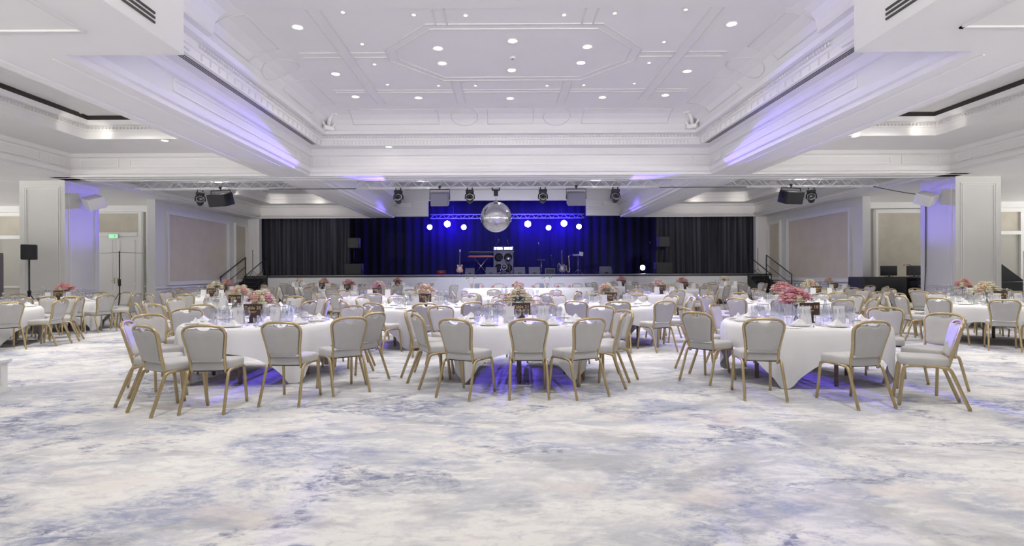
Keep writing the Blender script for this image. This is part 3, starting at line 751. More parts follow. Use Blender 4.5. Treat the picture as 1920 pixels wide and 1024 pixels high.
hung_speaker(826, 'grey hanging speaker left of the mirror ball', M['greybox'], M['greybox'], .58, .42, .36, 0)
hung_speaker(1080, 'grey hanging speaker right of the mirror ball', M['greybox'], M['greybox'], .58, .42, .36, 0)
hung_speaker(418, 'black hanging speaker under the left bay truss', M['grille'], M['black'], .72, .40, .40, R_(-18))
hung_speaker(1480, 'black hanging speaker under the right bay truss', M['grille'], M['black'], .66, .40, .40, R_(14))
MH.place((at(372, 0, YT).x, YT + .13, 4.17), R_(30), 'black moving head lamp behind the left black speaker', 'moving head lamps in the side bays')
MH.place((at(1526, 0, YT).x, YT + .13, 4.17), R_(-30), 'black moving head lamp behind the right black speaker', 'moving head lamps in the side bays')
def make_par():
    t = thing('par_lamp', 'p', 'stage light')
    b = MB(); b.lathe([(.05, -.12), (.075, -.08), (.08, .08), (.07, .08)], 12, T((0, 0, .06), rx=R_(-25))); pt(b, 'can', M['black'], t)
    b = MB(); b.tube([(-.09, 0, .05), (-.09, 0, -.06), (.09, 0, -.06), (.09, 0, .05)], .008, 5); pt(b, 'bracket', M['black'], t)
    return t
PAR = Proto(make_par())
for px, lab in ((300, 'on the left truss, left'), (492, 'on the left truss, right'), (1391, 'on the right truss, left'), (1605, 'on the right truss, right'), (718, 'on the middle truss, left'), (1190, 'on the middle truss, right')):
    x = at(px, 0, YT).x; x = max(x, -11.5); PAR.place((x, YT, 4.52), 0, 'small black par lamp clamped ' + lab, 'par lamps on the trusses')

# mirror ball
bc = at(930.5, 407, YT)
t = thing('mirror_ball', 'large mirror ball hanging before the stage', 'mirror ball', bc)
b = MB(); n1, n2 = 72, 36; rnd = random.Random(3); vs = []
for j in range(n2):
    for i in range(n1):
        a0, a1 = 2 * PI * (i + .04) / n1, 2 * PI * (i + .96) / n1; p0, p1 = PI * (j + .04) / n2 - PI / 2, PI * (j + .96) / n2 - PI / 2
        q = [Vector((math.cos(p) * math.cos(a), math.cos(p) * math.sin(a), math.sin(p))) * .502 for a, p in ((a0, p0), (a1, p0), (a1, p1), (a0, p1))]
        c = sum(q, Vector()) / 4; ax = Vector((rnd.uniform(-1, 1), rnd.uniform(-1, 1), rnd.uniform(-1, 1))).normalized(); R3 = Matrix.Rotation(rnd.uniform(-.02, .02), 3, ax)
        b.add([c + R3 @ (v - c) for v in q], [(0, 1, 2, 3)])
pt(b, 'mirror_tiles', M['mirror'], t)
b = MB(); b.lathe([(.0, -.496)] + [(.496 * math.cos(R_(a)), .496 * math.sin(R_(a))) for a in range(-80, 81, 10)] + [(0, .496)], 32, cap=False); pt(b, 'core', M['greybox'], t)
b = MB(); b.lathe([(.06, .49), (.06, .52), (.015, .53), (.012, .60)], 12); b.tube([(0, 0, .58), (0, 0, 4.02 - bc.z)], .008, 6); pt(b, 'suspension', M['steel'], t)
b = MB(); b.box(-.14, -.10, -.16, .16, 4.15 - bc.z, 4.178 - bc.z); b.box(.10, .14, -.16, .16, 4.15 - bc.z, 4.178 - bc.z); b.box(-.13, .13, -.05, .05, 4.10 - bc.z, 4.14 - bc.z); b.box(-.07, .07, -.06, .06, 3.93 - bc.z, 4.10 - bc.z); b.tube([(-.12, 0, 4.14 - bc.z), (-.12, 0, 4.16 - bc.z)], .012, 5); b.tube([(.12, 0, 4.14 - bc.z), (.12, 0, 4.16 - bc.z)], .012, 5)
pt(b, 'motor', M['black'], t)
# cables looping under the long beams
for pts, lab in (([(505, 347), (560, 345), (600, 347), (640, 345), (668, 338)], 'black cable looping under the left long beam'), ([(1237, 338), (1285, 342), (1330, 342), (1370, 338), (1400, 330)], 'black cable looping under the right long beam')):
    P = [at(px, py, YT - .17) for px, py in pts]; P = [Vector((p.x, p.y, min(p.z, 4.16))) for p in P]
    b = MB(); b.tube(smooth(P, 4), .014, 6); tag(b.obj('power_cable', M['black']), lab, 'cable')
# white boxes on the stage header
for px, lab in ((760, 'left'), (1144, 'right')):
    p = at(px, 385 if px < 900 else 381, YS - .1)
    t = thing('air_grille', 'white air grille on the stage header, %s of the raised opening' % lab, 'grille', (p.x, YS - .14, p.z))
    b = MB(); b.rbox(-.36, .36, -.05, .13, -.13, .13, .01); pt(b, 'housing', M['whitebox'], t)
    b = MB()
    for k in range(6): b.box(-.33, .33, -.058, -.05, -.11 + k * .038, -.095 + k * .038)
    pt(b, 'louvres', M['trimw'], t)

# ------------------------------------------------------------------ stage lamps
YL = 34.45
def stage_lamp(px, py, star, lab, Y=YL, low=False):
    p = at(px, py, Y); r = .15 if star else .19
    t = thing('stage_lamp', lab, 'stage light', p, 0, 'bright lamps on the stage' if not low else None)
    b = MB(); b.lathe([(0, .30), (r * .7, .28), (r * 1.05, .12), (r * 1.12, 0), (r * 1.02, 0)], 18, T(rx=R_(-90)), cap=False); pt(b, 'lamp_housing', M['black'], t)
    b = MB(); b.lathe([(0, -.02), (r * .6, -.01), (r, .0)], 18, T(rx=R_(-90)) @ T((0, 0, 0)), cap=False)
    pt(b, 'lens', M['spotw'] if star else M['spotb'], t)
    b = MB(); z1 = 4.70 - p.z
    if low: b.tube([(-r * 1.2, .08, 0), (-r * 1.2, .08, -p.z + ZS + .012), (r * 1.2, .08, -p.z + ZS + .012), (r * 1.2, .08, 0)], .014, 6)
    else: b.tube([(-r * 1.2, .08, 0), (-r * 1.2, .08, r + .12), (r * 1.2, .08, r + .12), (r * 1.2, .08, 0)], .014, 6); b.tube([(0, .08, r + .12), (0, .08, z1)], .014, 6)
    pt(b, 'bracket', M['black'], t)
    return p
LP = [(806, 426, 1, 'star-bright stage lamp, leftmost'), (839, 420, 0, 'blue-white wash lamp, left one'), (870, 426, 1, 'star-bright stage lamp just left of the mirror ball'), (990, 420, 0, 'blue-white wash lamp right of the mirror ball'),
      (1029, 427, 1, 'star-bright stage lamp between the two right wash lamps'), (1058, 419, 0, 'blue-white wash lamp, rightmost'), (1086, 425, 1, 'star-bright stage lamp, rightmost')]
for px, py, s_, lab in LP:
    p = stage_lamp(px, py, s_, lab)
    light('wash_glow', 'POINT', (p.x, p.y + .55, p.z + .05), 330 if not s_ else 90, (.02, .0, 1), .1)  # added blue point behind each lamp lights the backdrop in place of haze
    light('wash_glow', 'POINT', (p.x, p.y - .35, p.z - .1), 40 if not s_ else 15, (.05, .02, 1), .1)
p = stage_lamp(1205, 502, 1, 'single bright lamp low on the right of the stage', 34.6, True)
light('wash_glow', 'POINT', (p.x, p.y - .3, p.z), 40, (.3, .3, 1), .05)
BB = (.16, .10, 1)
def beam(px, py, tgt, pw, ang, bl=.35):
    p = at(px, py, YL); light('stage_beam', 'SPOT', (p.x, p.y - .25, p.z), pw, BB, .2, tgt, ang, bl)
beam(1029, 427, (-13.0, 17.2, 3.6), 13000, 8, .6)
beam(870, 426, (13.4, 17.2, 3.6), 13000, 8, .6)
beam(839, 420, (-1.7, 10.2, 0), 26000, 7, .7)
beam(990, 420, (.35, 6.9, 0), 60000, 6.5, .7)
beam(870, 426, (.1, 6.9, 0), 48000, 6.5, .7)
beam(1029, 427, (.5, 6.8, 0), 48000, 6.5, .7)
beam(839, 420, (-3.1, 7.0, 0), 48000, 6.5, .7)
beam(1058, 419, (4.4, 7.2, 0), 48000, 6.5, .7)
beam(1058, 419, (2.1, 10.3, 0), 26000, 7, .7)
beam(806, 426, (-3.4, 7.3, 0), 52000, 6.5, .7)
beam(1086, 425, (4.2, 7.2, 0), 52000, 6.5, .7)
for px, tx in ((749, -BI), (1153, BI)):
    x = at(px, 0, YT).x; light('moving_head_beam', 'SPOT', (x, YT - .35, 3.78), 1700, BB, .04, (X0 + tx, 11.3, 4.6), 34, .25)
light('added_panel_fill', 'SPOT', (X0, YT + .2, 4.15), 1500, (.72, .74, 1), .1, (X0, YS - .4, .6), 75, .9)  # added spot without a fixture, brightens the stage front panel
# added bluish fill spots that keep the gear on stage visible
light('added_gear_fill', 'SPOT', (X0 - 2.9, YT + .2, 4.5), 500, (.75, .72, 1), .1, (X0, 32, 2), 40, .8)
light('added_gear_fill', 'SPOT', (X0 + 2.9, YT + .2, 4.5), 500, (.75, .72, 1), .1, (X0 + 2, 32, 2), 40, .8)
for sx in (-1, 1): light('stage_side_light', 'SPOT', (X0 + sx * 9, YT + .2, 4.5), 700, NEUT, .1, (X0 + sx * 10.5, 29.3, 2.2), 50, .8)

# ------------------------------------------------------------------ instruments and gear on the stage
def gx(px, Y): return at(px, 0, Y).x
YG = 31.5
def wedge(px, lab, w=.55, Y=30.4, h=.40):
    t = thing('stage_monitor', lab, 'speaker', (gx(px, Y), Y, ZS), 0, 'wedge monitors along the stage edge')
    b = MB(); b.add([(-w / 2, -.16, 0), (w / 2, -.16, 0), (w / 2, .30, 0), (-w / 2, .30, 0), (-w / 2, -.20, .12), (w / 2, -.20, .12), (w / 2, .10, h), (-w / 2, .10, h), (-w / 2, .28, h * .9), (w / 2, .28, h * .9)],
          [(0, 3, 2, 1), (0, 1, 5, 4), (4, 5, 6, 7), (7, 6, 9, 8), (8, 9, 2, 3), (1, 2, 9, 6, 5), (0, 4, 7, 8, 3)]); pt(b, 'cabinet', M['greybox'], t)
    b = MB(); b.box(-w * .15, w * .15, -.21, -.195, .05, .10); pt(b, 'handle', M['black'], t)
wedge(881, 'grey stage monitor below the keyboards', .50, h=.36); wedge(921, 'grey stage monitor left of the drum hardware', .60); wedge(974, 'grey stage monitor right of the drum hardware', .60); wedge(1002, 'grey stage monitor in front of the stool', .60)
wedge(1136, 'grey stage monitor standing alone right of the music stand', .62, h=.42)
t = thing('small_amplifier', 'grey square amplifier left of the dark guitar', 'amplifier', (gx(1031, 30.6), 30.6, ZS))
b = MB(); b.rbox(-.27, .27, -.15, .15, 0.015, .33, .015); c = pt(b, 'cabinet', M['greybox'], t)
b = MB(); b.box(-.24, .24, -.156, -.15, .04, .30); b.obj('grille', M['black'], c)
b = MB(); b.tube([(-.08, 0, .33), (-.05, 0, .36), (.05, 0, .36), (.08, 0, .33)], .01, 5); pt(b, 'handle', M['black'], t)
# keyboards
t = thing('keyboard_stand', 'crossed metal stand under the two keyboards', 'stand', (gx(902, YG), YG, ZS))
for sy in (-.18, .18):
    b = MB(); b.tube([(-.38, sy, .015), (.38, sy, .93)], .018, 6); b.tube([(.38, sy, .015), (-.38, sy, .93)], .018, 6); pt(b, 'cross_bars', M['steel'], t)
b = MB(); b.box(-.40, -.36, -.22, .22, .93, .955); b.box(.36, .40, -.22, .22, .93, .955); b.tube([(-.38, .18, .93), (-.38, .22, 1.18)], .014, 5); b.tube([(.38, .18, .93), (.38, .22, 1.18)], .014, 5); b.box(-.40, .40, .0, .24, 1.17, 1.19); pt(b, 'support_arms', M['black'], t)
def keys(x, y, z, w, body, lab):
    t = thing('keyboard', lab, 'keyboard', (x, y, z), 0, 'keyboards on the cross stand')
    b = MB(); b.rbox(-w / 2, w / 2, -.17, .17, 0, .085, .012); pt(b, 'body', body, t)
    b = MB()
    for k in range(36): b.box(-w / 2 + .08 + k * (w - .16) / 36, -w / 2 + .08 + (k + .86) * (w - .16) / 36, -.175, -.02, .085, .097)
    pt(b, 'keybed', M['china'], t)
keys(gx(902, YG), YG, ZS + .957, 1.45, M['redkeys'], 'red keyboard on the lower tier of the stand'); keys(gx(902, YG), YG + .1, ZS + 1.192, 1.45, M['black'], 'black keyboard on the upper tier of the stand')
# amplifier stack
t = thing('bass_cabinet', 'tall grey bass speaker cabinet behind the drum hardware', 'amplifier', (gx(944, 32.6), 32.6, ZS))
b = MB(); b.rbox(-.58, .58, -.22, .22, 0, 1.38, .02); c = pt(b, 'cabinet', M['greybox'], t)
b = MB(); b.box(-.54, .54, -.228, -.22, .06, 1.32); g_ = b.obj('grille', M['greybox'], c)
for k in range(2):
    for j in range(2):
        b = MB(); b.lathe([(.24, .0), (.22, -.008), (.06, .02), (.0, .0)], 20, T(((-.27, .27)[k], -.236, .36 + j * .62), rx=PI / 2)); pt(b, 'loudspeaker_cone', M['grille'], t)
t = thing('amplifier_head', 'pale amplifier head lying on the tall bass cabinet', 'amplifier', (gx(944, 32.6), 32.6, ZS + 1.382))
b = MB(); b.rbox(-.58, .58, -.18, .18, 0, .24, .015); pt(b, 'case_body', M['greybox'], t)
for k in range(2):
    b = MB(); b.box((-.53, .05)[k], (-.05, .53)[k], -.188, -.18, .04, .20); f_ = pt(b, 'face_plate', M['steel'], t)
    b = MB()
    for j in range(5): b.lathe([(.02, 0), (.018, .02), (0, .022)], 8, T(((-.48, .10)[k] + j * .09, -.188, .12), rx=PI / 2))
    b.obj('knobs', M['black'], f_)
# drum hardware
t = thing('drum_kit', 'small cocktail drum kit with a white-ringed bass drum', 'drums', (gx(950, 30.9), 31.1, ZS))
b = MB(); b.lathe([(.15, -.16), (.17, -.15), (.17, .15), (.15, .16)], 24, T((-.14, 0, .42), rx=PI / 2)); pt(b, 'bass_drum', M['black'], t)
b = MB(); b.tube([(-.14 + .16 * math.cos(a * .2618), -.165, .42 + .16 * math.sin(a * .2618)) for a in range(24)], .014, 6, closed=True); b.box(-.20, -.08, -.17, -.165, .41, .43); pt(b, 'hoop', M['skin_drum'], t)
b = MB(); b.lathe([(.15, 0), (.155, .01), (.155, .13), (.15, .14)], 20, T((.10, .1, .80), rx=R_(-8))); pt(b, 'snare_drum', M['steel'], t)
for k, (cx_, cz_, tilt) in enumerate(((-.30, 1.15, 12), (.36, 1.25, -14))):
    b = MB(); b.lathe([(.19, 0), (.10, .018), (.04, .03), (.0, .04)], 20, T((cx_, .05, cz_), ry=R_(tilt))); pt(b, 'cymbal', M['brass'], t)
    b = MB(); b.tube([(cx_, .05, .02), (cx_, .05, cz_)], .012, 6)
    for j in range(3): b.tube([(cx_, .05, .35), (cx_ + .22 * math.cos(j * 2.09), .05 + .22 * math.sin(j * 2.09), .012)], .009, 5)
    pt(b, 'cymbal_stand', M['chrome'], t)
b = MB(); b.box(-.02, .02, -.3, -.05, .02, .05); b.tube([(0, -.1, .03), (-.08, -.16, .38)], .008, 5)
for j in range(3): b.tube([(.10, .1, .80), (.10 + .2 * math.cos(j * 2.09 + 1), .1 + .2 * math.sin(j * 2.09 + 1), .012)], .009, 5)
b.tube([(-.14, 0, .25), (-.25, -.05, .012)], .01, 5); b.tube([(-.14, 0, .25), (-.03, -.05, .012)], .01, 5)
pt(b, 'pedal_and_legs', M['chrome'], t)
def mic_stand(px, Y, h, lab, boom=0, z0=ZS, head=1):
    t = thing('microphone_stand', lab, 'microphone stand', (gx(px, Y), Y, z0))
    b = MB(); b.tube([(0, 0, .2), (0, 0, h)], .010, 6); pt(b, 'pole', M['black'], t)
    for k in range(3):
        b = MB(); b.tube([(0, 0, .25), (.28 * math.cos(k * 2.09 + .5), .28 * math.sin(k * 2.09 + .5), .012)], .008, 5); pt(b, 'leg', M['black'], t)
    b = MB(); b.tube([(-boom * .3, 0, h - .12 * bool(boom)), (boom, 0, h + .1 * bool(boom)), (boom, 0, h + .1 * bool(boom) + .01)], .008, 5)
    b.lathe([(.012, -.10), (.015, 0), (.028, .02), (.028, .05), (0, .075)], 10, T((boom, 0, h + .1 * bool(boom) + .08))); pt(b, 'microphone', M['steel'], t)
mic_stand(932, 31.9, 1.78, 'microphone on a stand behind the keyboards', .1); mic_stand(955, 31.6, 1.72, 'microphone on a stand over the drum kit', -.1)
mic_stand(1010, 31.6, 1.65, 'microphone on a stand beside the stool'); mic_stand(1036, 31.6, .85, 'short microphone stand behind the square amplifier', -.08)
mic_stand(1219, 30.6, 1.62, 'tall microphone stand left of the right speaker stack'); mic_stand(474, 28.15, 1.15, 'thin black microphone stand at the left stage edge by the stairs'); mic_stand(1421, 28.15, 1.15, 'thin black microphone stand at the right stage edge by the stairs')
t = thing('stool', 'small round stool with a curved seat on the stage', 'stool', (gx(1015, 31.3), 31.3, ZS))
b = MB(); b.lathe([(.0, .76), (.22, .79), (.26, .82), (.20, .80), (0, .79)], 20, cap=False); b.lathe([(0, .755), (.19, .765), (.25, .80)], 20, cap=False); pt(b, 'seat', M['greybox'], t)
b = MB(); b.tube([(0, 0, .1), (0, 0, .77)], .03, 8); pt(b, 'post', M['steel'], t)
b = MB()
for k in range(4): b.tube([(0, 0, .18), (.25 * math.cos(k * 1.57 + .7), .25 * math.sin(k * 1.57 + .7), .015)], .014, 5)
pt(b, 'foot', M['black'], t)
# guitars
def guitar(px, Y, lab, body, L=1.12, rz=0):
    t = thing('guitar', lab, 'guitar', (gx(px, Y), Y, ZS + .12), rz)
    b = MB(); P = [(0, 0), (.10, .0), (.17, .05), (.185, .13), (.15, .21), (.125, .28), (.155, .36), (.16, .42), (.12, .46), (.05, .40), (-.05, .40), (-.10, .45), (-.15, .42), (-.145, .35), (-.12, .28), (-.15, .21), (-.185, .13), (-.17, .05), (-.10, 0)]
    Mx = T(rx=R_(-10)); b.prism(P, -.022, .022, Mx); pt(b, 'guitar_body', body, t)
    b = MB(); b.prism([(-.07, .12), (.06, .1), (.08, .28), (-.02, .36), (-.08, .3)], -.026, -.022, Mx); pt(b, 'pickguard', M['skin_drum'], t)
    b = MB(); b.prism([(-.024, .30), (.024, .30), (.02, L - .16), (-.02, L - .16)], -.035, -.012, Mx); pt(b, 'neck', M['wood'], t)
    b = MB(); b.prism([(-.022, L - .16), (.022, L - .16), (.045, L - .12), (.03, L), (-.03, L - .02), (-.03, L - .12)], -.03, -.012, Mx); pt(b, 'headstock', M['wood'] if body is not M['sun'] else M['cream'], t)
    b = MB(); b.tube([(-.12, -.12, .04), (-.12, .06, .03), (-.18, .15, -.11)], .009, 5); b.tube([(.12, -.12, .04), (.12, .06, .03), (.18, .15, -.11)], .009, 5); b.tube([(0, .1, .5), (0, .08, .05), (0, -.2, -.11)], .009, 5); b.tube([(-.12, .06, .03), (.12, .06, .03)], .009, 5)
    pt(b, 'guitar_stand', M['steel'], t)
guitar(862, 30.7, 'sunburst electric guitar on a stand at the left of the stage', M['sun'], 1.3)
guitar(1054, 31.2, 'dark electric guitar on a stand in the middle of the stage', M['greybox'], 1.25)
# saxophone
t = thing('saxophone', 'brass saxophone standing upright on a stand', 'saxophone', (gx(1067, 31.0), 31.0, ZS))
b = MB(); b.tube(smooth([(.14, 0, 1.02), (.05, 0, 1.05), (-.01, 0, .98), (.0, 0, .7), (.02, 0, .35), (.01, 0, .16), (-.06, 0, .10), (-.13, 0, .17), (-.16, 0, .36), (-.19, 0, .46)], 4), [.012] * 5 + [.016] * 4 + [.022] * 4 + [.028] * 4 + [.034] * 4 + [.038] * 4 + [.045] * 4 + [.055] * 4 + [.07] * 4, 12)
pt(b, 'saxophone_tube', M['brass'], t)
b = MB()
for k in range(9): b.lathe([(.018, 0), (.018, .008), (0, .01)], 8, T((.012, -.035, .25 + k * .07), rx=PI / 2))
b.tube([(.03, -.03, .25), (.02, -.03, .85)], .005, 5); pt(b, 'keys', M['brass'], t)
b = MB(); b.tube([(0, .03, .5), (0, .05, .06), (-.2, -.18, .012)], .009, 5); b.tube([(0, .05, .1), (.2, -.15, .012)], .009, 5); b.tube([(0, .05, .1), (0, .25, .012)], .009, 5); pt(b, 'saxophone_stand', M['black'], t)
t = thing('small_horn', 'short white-lit clarinet on a peg left of the dark guitar', 'instrument', (gx(1046, 30.5), 30.5, ZS))
b = MB(); b.tube([(0, 0, .02), (0, 0, .48), (.03, 0, .56)], .016, 8); pt(b, 'tube', M['steel'], t)
b = MB(); b.lathe([(.016, .0), (.03, .04), (.055, .08)], 12, T((.03, 0, .54), ry=.9)); pt(b, 'bell', M['steel'], t)
b = MB(); b.lathe([(.10, 0), (.10, .012), (.02, .03)], 12); pt(b, 'foot', M['black'], t)
t = thing('music_stand', 'tripod music stand with white sheets at the right of the band', 'music stand', (gx(1084, 31.0), 31.0, ZS))
b = MB(); b.tube([(0, 0, .1), (0, 0, 1.02)], .014, 6); pt(b, 'pole', M['steel'], t)
for k in range(3):
    b = MB(); b.tube([(0, 0, .28), (.3 * math.cos(k * 2.09 + .4), .3 * math.sin(k * 2.09 + .4), .012)], .009, 5); pt(b, 'leg', M['steel'], t)
b = MB(); b.box(-.28, .28, -.01, .0, 0, .30, M=T((0, 0, 1.0), rx=R_(-70))); pt(b, 'desk', M['black'], t)
b = MB(); b.box(-.05, .17, -.016, -.011, .0, .29, M=T((.1, 0, 1.02), rx=R_(-40), ry=.2)); pt(b, 'sheet', M['paper'], t)
t = thing('floor_drum', 'low dark red drum lying at the left of the stage', 'drum', (gx(827, 31.0), 31.0, ZS))
b = MB(); b.lathe([(.26, .02), (.28, .04), (.28, .20), (.26, .22)], 20); pt(b, 'shell', M['red'], t)
b = MB(); b.lathe([(.27, .215), (.285, .22), (.285, .24), (.0, .24)], 20); pt(b, 'drum_head', M['greybox'], t)
# loudspeaker stacks
for (px0, px1, lab) in ((648, 680, 'left'), (1228, 1259, 'right')):
    Y = 28.75; x = (gx(px0, Y) + gx(px1, Y)) / 2; w_ = (gx(px1, Y) - gx(px0, Y)) / 2
    t = thing('subwoofer', 'large black bass speaker on the stage, %s side' % lab, 'speaker', (x, Y, ZS), 0, 'bass speakers at the stage sides')
    b = MB(); b.rbox(-w_, w_, -.26, .26, .01, .60, .02); c = pt(b, 'cabinet', M['grille'], t)
    b = MB(); b.box(-w_ + .03, w_ - .03, -.266, -.26, .05, .56); b.obj('grille', M['black'], c)
    for k in range(2): b = MB(); b.box((-w_ - .004, w_ - .006)[k], (-w_ + .006, w_ + .004)[k], -.1, .1, .28, .36); pt(b, 'handle', M['steel'], t)
    t = thing('top_speaker', 'black speaker on a pole above the %s bass speaker' % lab, 'speaker', (x, Y, ZS + .602), 0, 'pole speakers at the stage sides')
    b = MB(); b.tube([(0, 0, 0), (0, 0, .82)], .02, 8); pt(b, 'pole', M['black'], t)
    b = MB(); b.rbox(-.29, .29, -.2, .2, .78, 1.32, .02); c = pt(b, 'cabinet', M['grille'], t)
    b = MB(); b.box(-.26, .26, -.206, -.2, .81, 1.29); b.obj('grille', M['black'], c)

# ------------------------------------------------------------------ stairs to the stage
for xa, xb, lab in ((-12.9, -11.8, 'left'), (12.2, 13.15, 'right')):
    y1 = YS - .5; n = 6; run = 2.4
    t = thing('stage_stairs', 'black stairs with handrails up to the stage, %s side' % lab, 'stairs', ((xa + xb) / 2, y1, 0)); w_ = (xb - xa) / 2
    for k in range(n):
        zt = ZS * (n - k) / (n + .6); yb = -k * run / n
        b = MB(); b.rbox(-w_ + .04, w_ - .04, yb - run / n, yb, zt - .05, zt, .008); pt(b, 'tread', M['black'], t)
        b = MB(); b.box(-w_ + .06, w_ - .06, yb - run / n + .02, yb - run / n + .04, max(0.0, zt - ZS / (n + .6)), zt - .05); pt(b, 'riser', M['black'], t)
    for sx in (-1, 1):
        b = MB(); x = sx * (w_ - .01); b.tube([(x, 0, 2.22), (x, -run - .1, 1.25)], .022, 6); pt(b, 'handrail', M['black'], t)
        b = MB(); b.tube([(x, 0, 1.75), (x, -run - .1, .78)], .014, 6); pt(b, 'middle_rail', M['black'], t)
        for (yy, z0, z1) in ((-.02, .0, 2.22), (-run - .06, 0, 1.28)):
            b = MB(); b.tube([(x, yy, z0), (x, yy, z1)], .022, 6); pt(b, 'rail_post', M['black'], t)
        b = MB(); b.prism([(0, 0), (0, 0)], 0, 0) if False else b.add([(x, 0, 0), (x, 0, ZS - .08), (x, -run, .12), (x, -run, 0), (x - sx * .02, 0, 0), (x - sx * .02, 0, ZS - .08), (x - sx * .02, -run, .12), (x - sx * .02, -run, 0)], [(0, 1, 2, 3), (7, 6, 5, 4), (1, 5, 6, 2), (0, 3, 7, 4)]); pt(b, 'stringer', M['black'], t)

# ------------------------------------------------------------------ banquet chair
BACK = [(.172, 0), (.175, .08), (.184, .17), (.200, .26), (.212, .33), (.211, .375), (.190, .412), (.145, .436), (.072, .447), (0, .45)]
def bpos(x, s, off=0):
    """point on the leaning back plane; s up the back, off towards the front"""
    ca, sa = math.cos(R_(15)), math.sin(R_(15))
    bow = -.018 * (1 - (x / .2) ** 2)
    return (x, -.205 - s * sa + off * ca + bow, .465 + s * ca + off * sa)
def make_chair():
    t = thing('banquet_chair', 'chair', 'chair')
    b = MB()
    half = smooth([(x, 0, s) for x, s in BACK], 3)
    path = [(p.x, p.z) for p in half] + [(-p.x, p.z) for p in reversed(half[:-1])]
    low = [(.172, -.075), (.169, -.04)]
    path = low + path + [(-x, s) for x, s in reversed(low)]
    b.tube([bpos(x, s) for x, s in path], .0175, 8, flat=.85, up=None)
    pt(b, 'back_frame', M['gold'], t)
    # upholstered back inside the frame, with the dipped hand hold
    b = MB(); out = []
    top = []
    for p in half:
        x, s = p.x, p.z; k = 1 - .016 / max(.05, math.hypot(x, .001)) if x > .05 else 1
        if x > .075: out.append((x - .012, min(s, .42) - (.010 if s > .40 else 0)))
    out = [(x * (.97 if s < .09 else 1), max(s, .075)) for x, s in out if s > .05]; out = [(.08, .062), (.14, .068)] + out; out[0:0] = [(0, .060)]
    cap = [(.074, .422), (.058, .404), (.032, .390), (0, .386)]
    hp = out + cap
    ring_ = hp + [(-x, s) for x, s in reversed(hp[:-1])][:-1]
    n = len(ring_); vs = []; lay = [(-.017, .985), (-.022, .93), (-.022, .6), (.024, .6), (.030, .9), (.020, .985)]
    cen = (0, .21)
    for off, k in lay:
        for x, s in ring_: vs.append(bpos(cen[0] + (x - cen[0]) * k, cen[1] + (s - cen[1]) * k, off + (.006 if 0 < k < .7 and off > 0 else 0)))
    fs = []
    for j in range(len(lay)):
        a, c = j, (j + 1) % len(lay)
        if j == len(lay) - 1 or j == 2: continue
        for i in range(n): fs.append((a * n + i, a * n + (i + 1) % n, c * n + (i + 1) % n, c * n + i))
    for i in range(n): fs.append(((len(lay) - 1) * n + i, (len(lay) - 1) * n + (i + 1) % n, (i + 1) % n, i))
    fs.append(tuple(range(2 * n, 3 * n))); fs.append(tuple(reversed(range(3 * n, 4 * n))))
    b.add(vs, fs, True); pt(b, 'backrest', M['seat'], t)
    # seat cushion: rounded, a little wider in front
    b = MB(); N = 28; vs = []; fs = []
    def sq(a, wx, wy, e=.28):
        c, s_ = math.cos(a), math.sin(a)
        return wx * math.copysign(abs(c) ** e, c), wy * math.copysign(abs(s_) ** e, s_)
    lays = [(.93, .424), (.985, .430), (1, .445), (1.0, .490), (.985, .505), (.93, .514), (.6, .521), (.2, .523)]
    for k, z in lays:
        for i in range(N):
            x, y = sq(2 * PI * i / N, .212 * k, .215 * k); x *= 1 + .05 * y / .215; y -= .012
            vs.append((x, y, z))
    for j in range(len(lays) - 1):
        for i in range(N): fs.append((j * N + i, j * N + (i + 1) % N, (j + 1) * N + (i + 1) % N, (j + 1) * N + i))
    fs.append(tuple(reversed(range(N)))); fs.append(tuple(range((len(lays) - 1) * N, len(lays) * N)))
    b.add(vs, fs, True); pt(b, 'seat', M['seat'], t)
    b = MB(); b.box(-.17, .17, -.17, .17, .413, .426); b.tube([(-.19, .165, .415), (.19, .165, .415)], .009, 6); b.tube([(-.19, -.165, .415), (.19, -.165, .415)], .009, 6)
    b.box(-.05, .05, .10, .14, .395, .42)
    pt(b, 'seat_frame', M['dark'], t)
    for sx in (-1, 1):
        b = MB(); b.tube(smooth([(sx * .197, 0, .425), (sx * .199, .11, .425), (sx * .203, .165, .413), (sx * .206, .185, .37), (sx * .212, .205, .18), (sx * .218, .225, .012)], 3), .0155, 8, flat=1.15, up=(0, 1, .01))
        b.lathe([(.014, 0), (.015, .004), (.014, .02)], 8, T((sx * .218, .226, 0))); pt(b, 'leg', M['gold'], t)
        b = MB(); b.tube(smooth([(sx * .197, 0, .425), (sx * .199, -.14, .425), (sx * .203, -.20, .410), (sx * .206, -.228, .37), (sx * .213, -.30, .18), (sx * .220, -.365, .012)], 3), .0155, 8, flat=1.15, up=(0, 1, .01))
        b.lathe([(.014, 0), (.015, .004), (.014, .02)], 8, T((sx * .220, -.367, 0))); pt(b, 'leg', M['gold'], t)
    return t
CHAIR = Proto(make_chair())
NCH = [0]
def chair(x, y, h, label, group):
    """h = heading of the sitter: 0 looks away from the camera, 90 looks left"""
    NCH[0] += 1
    CHAIR.place((x, y, 0), R_(h), label, group)

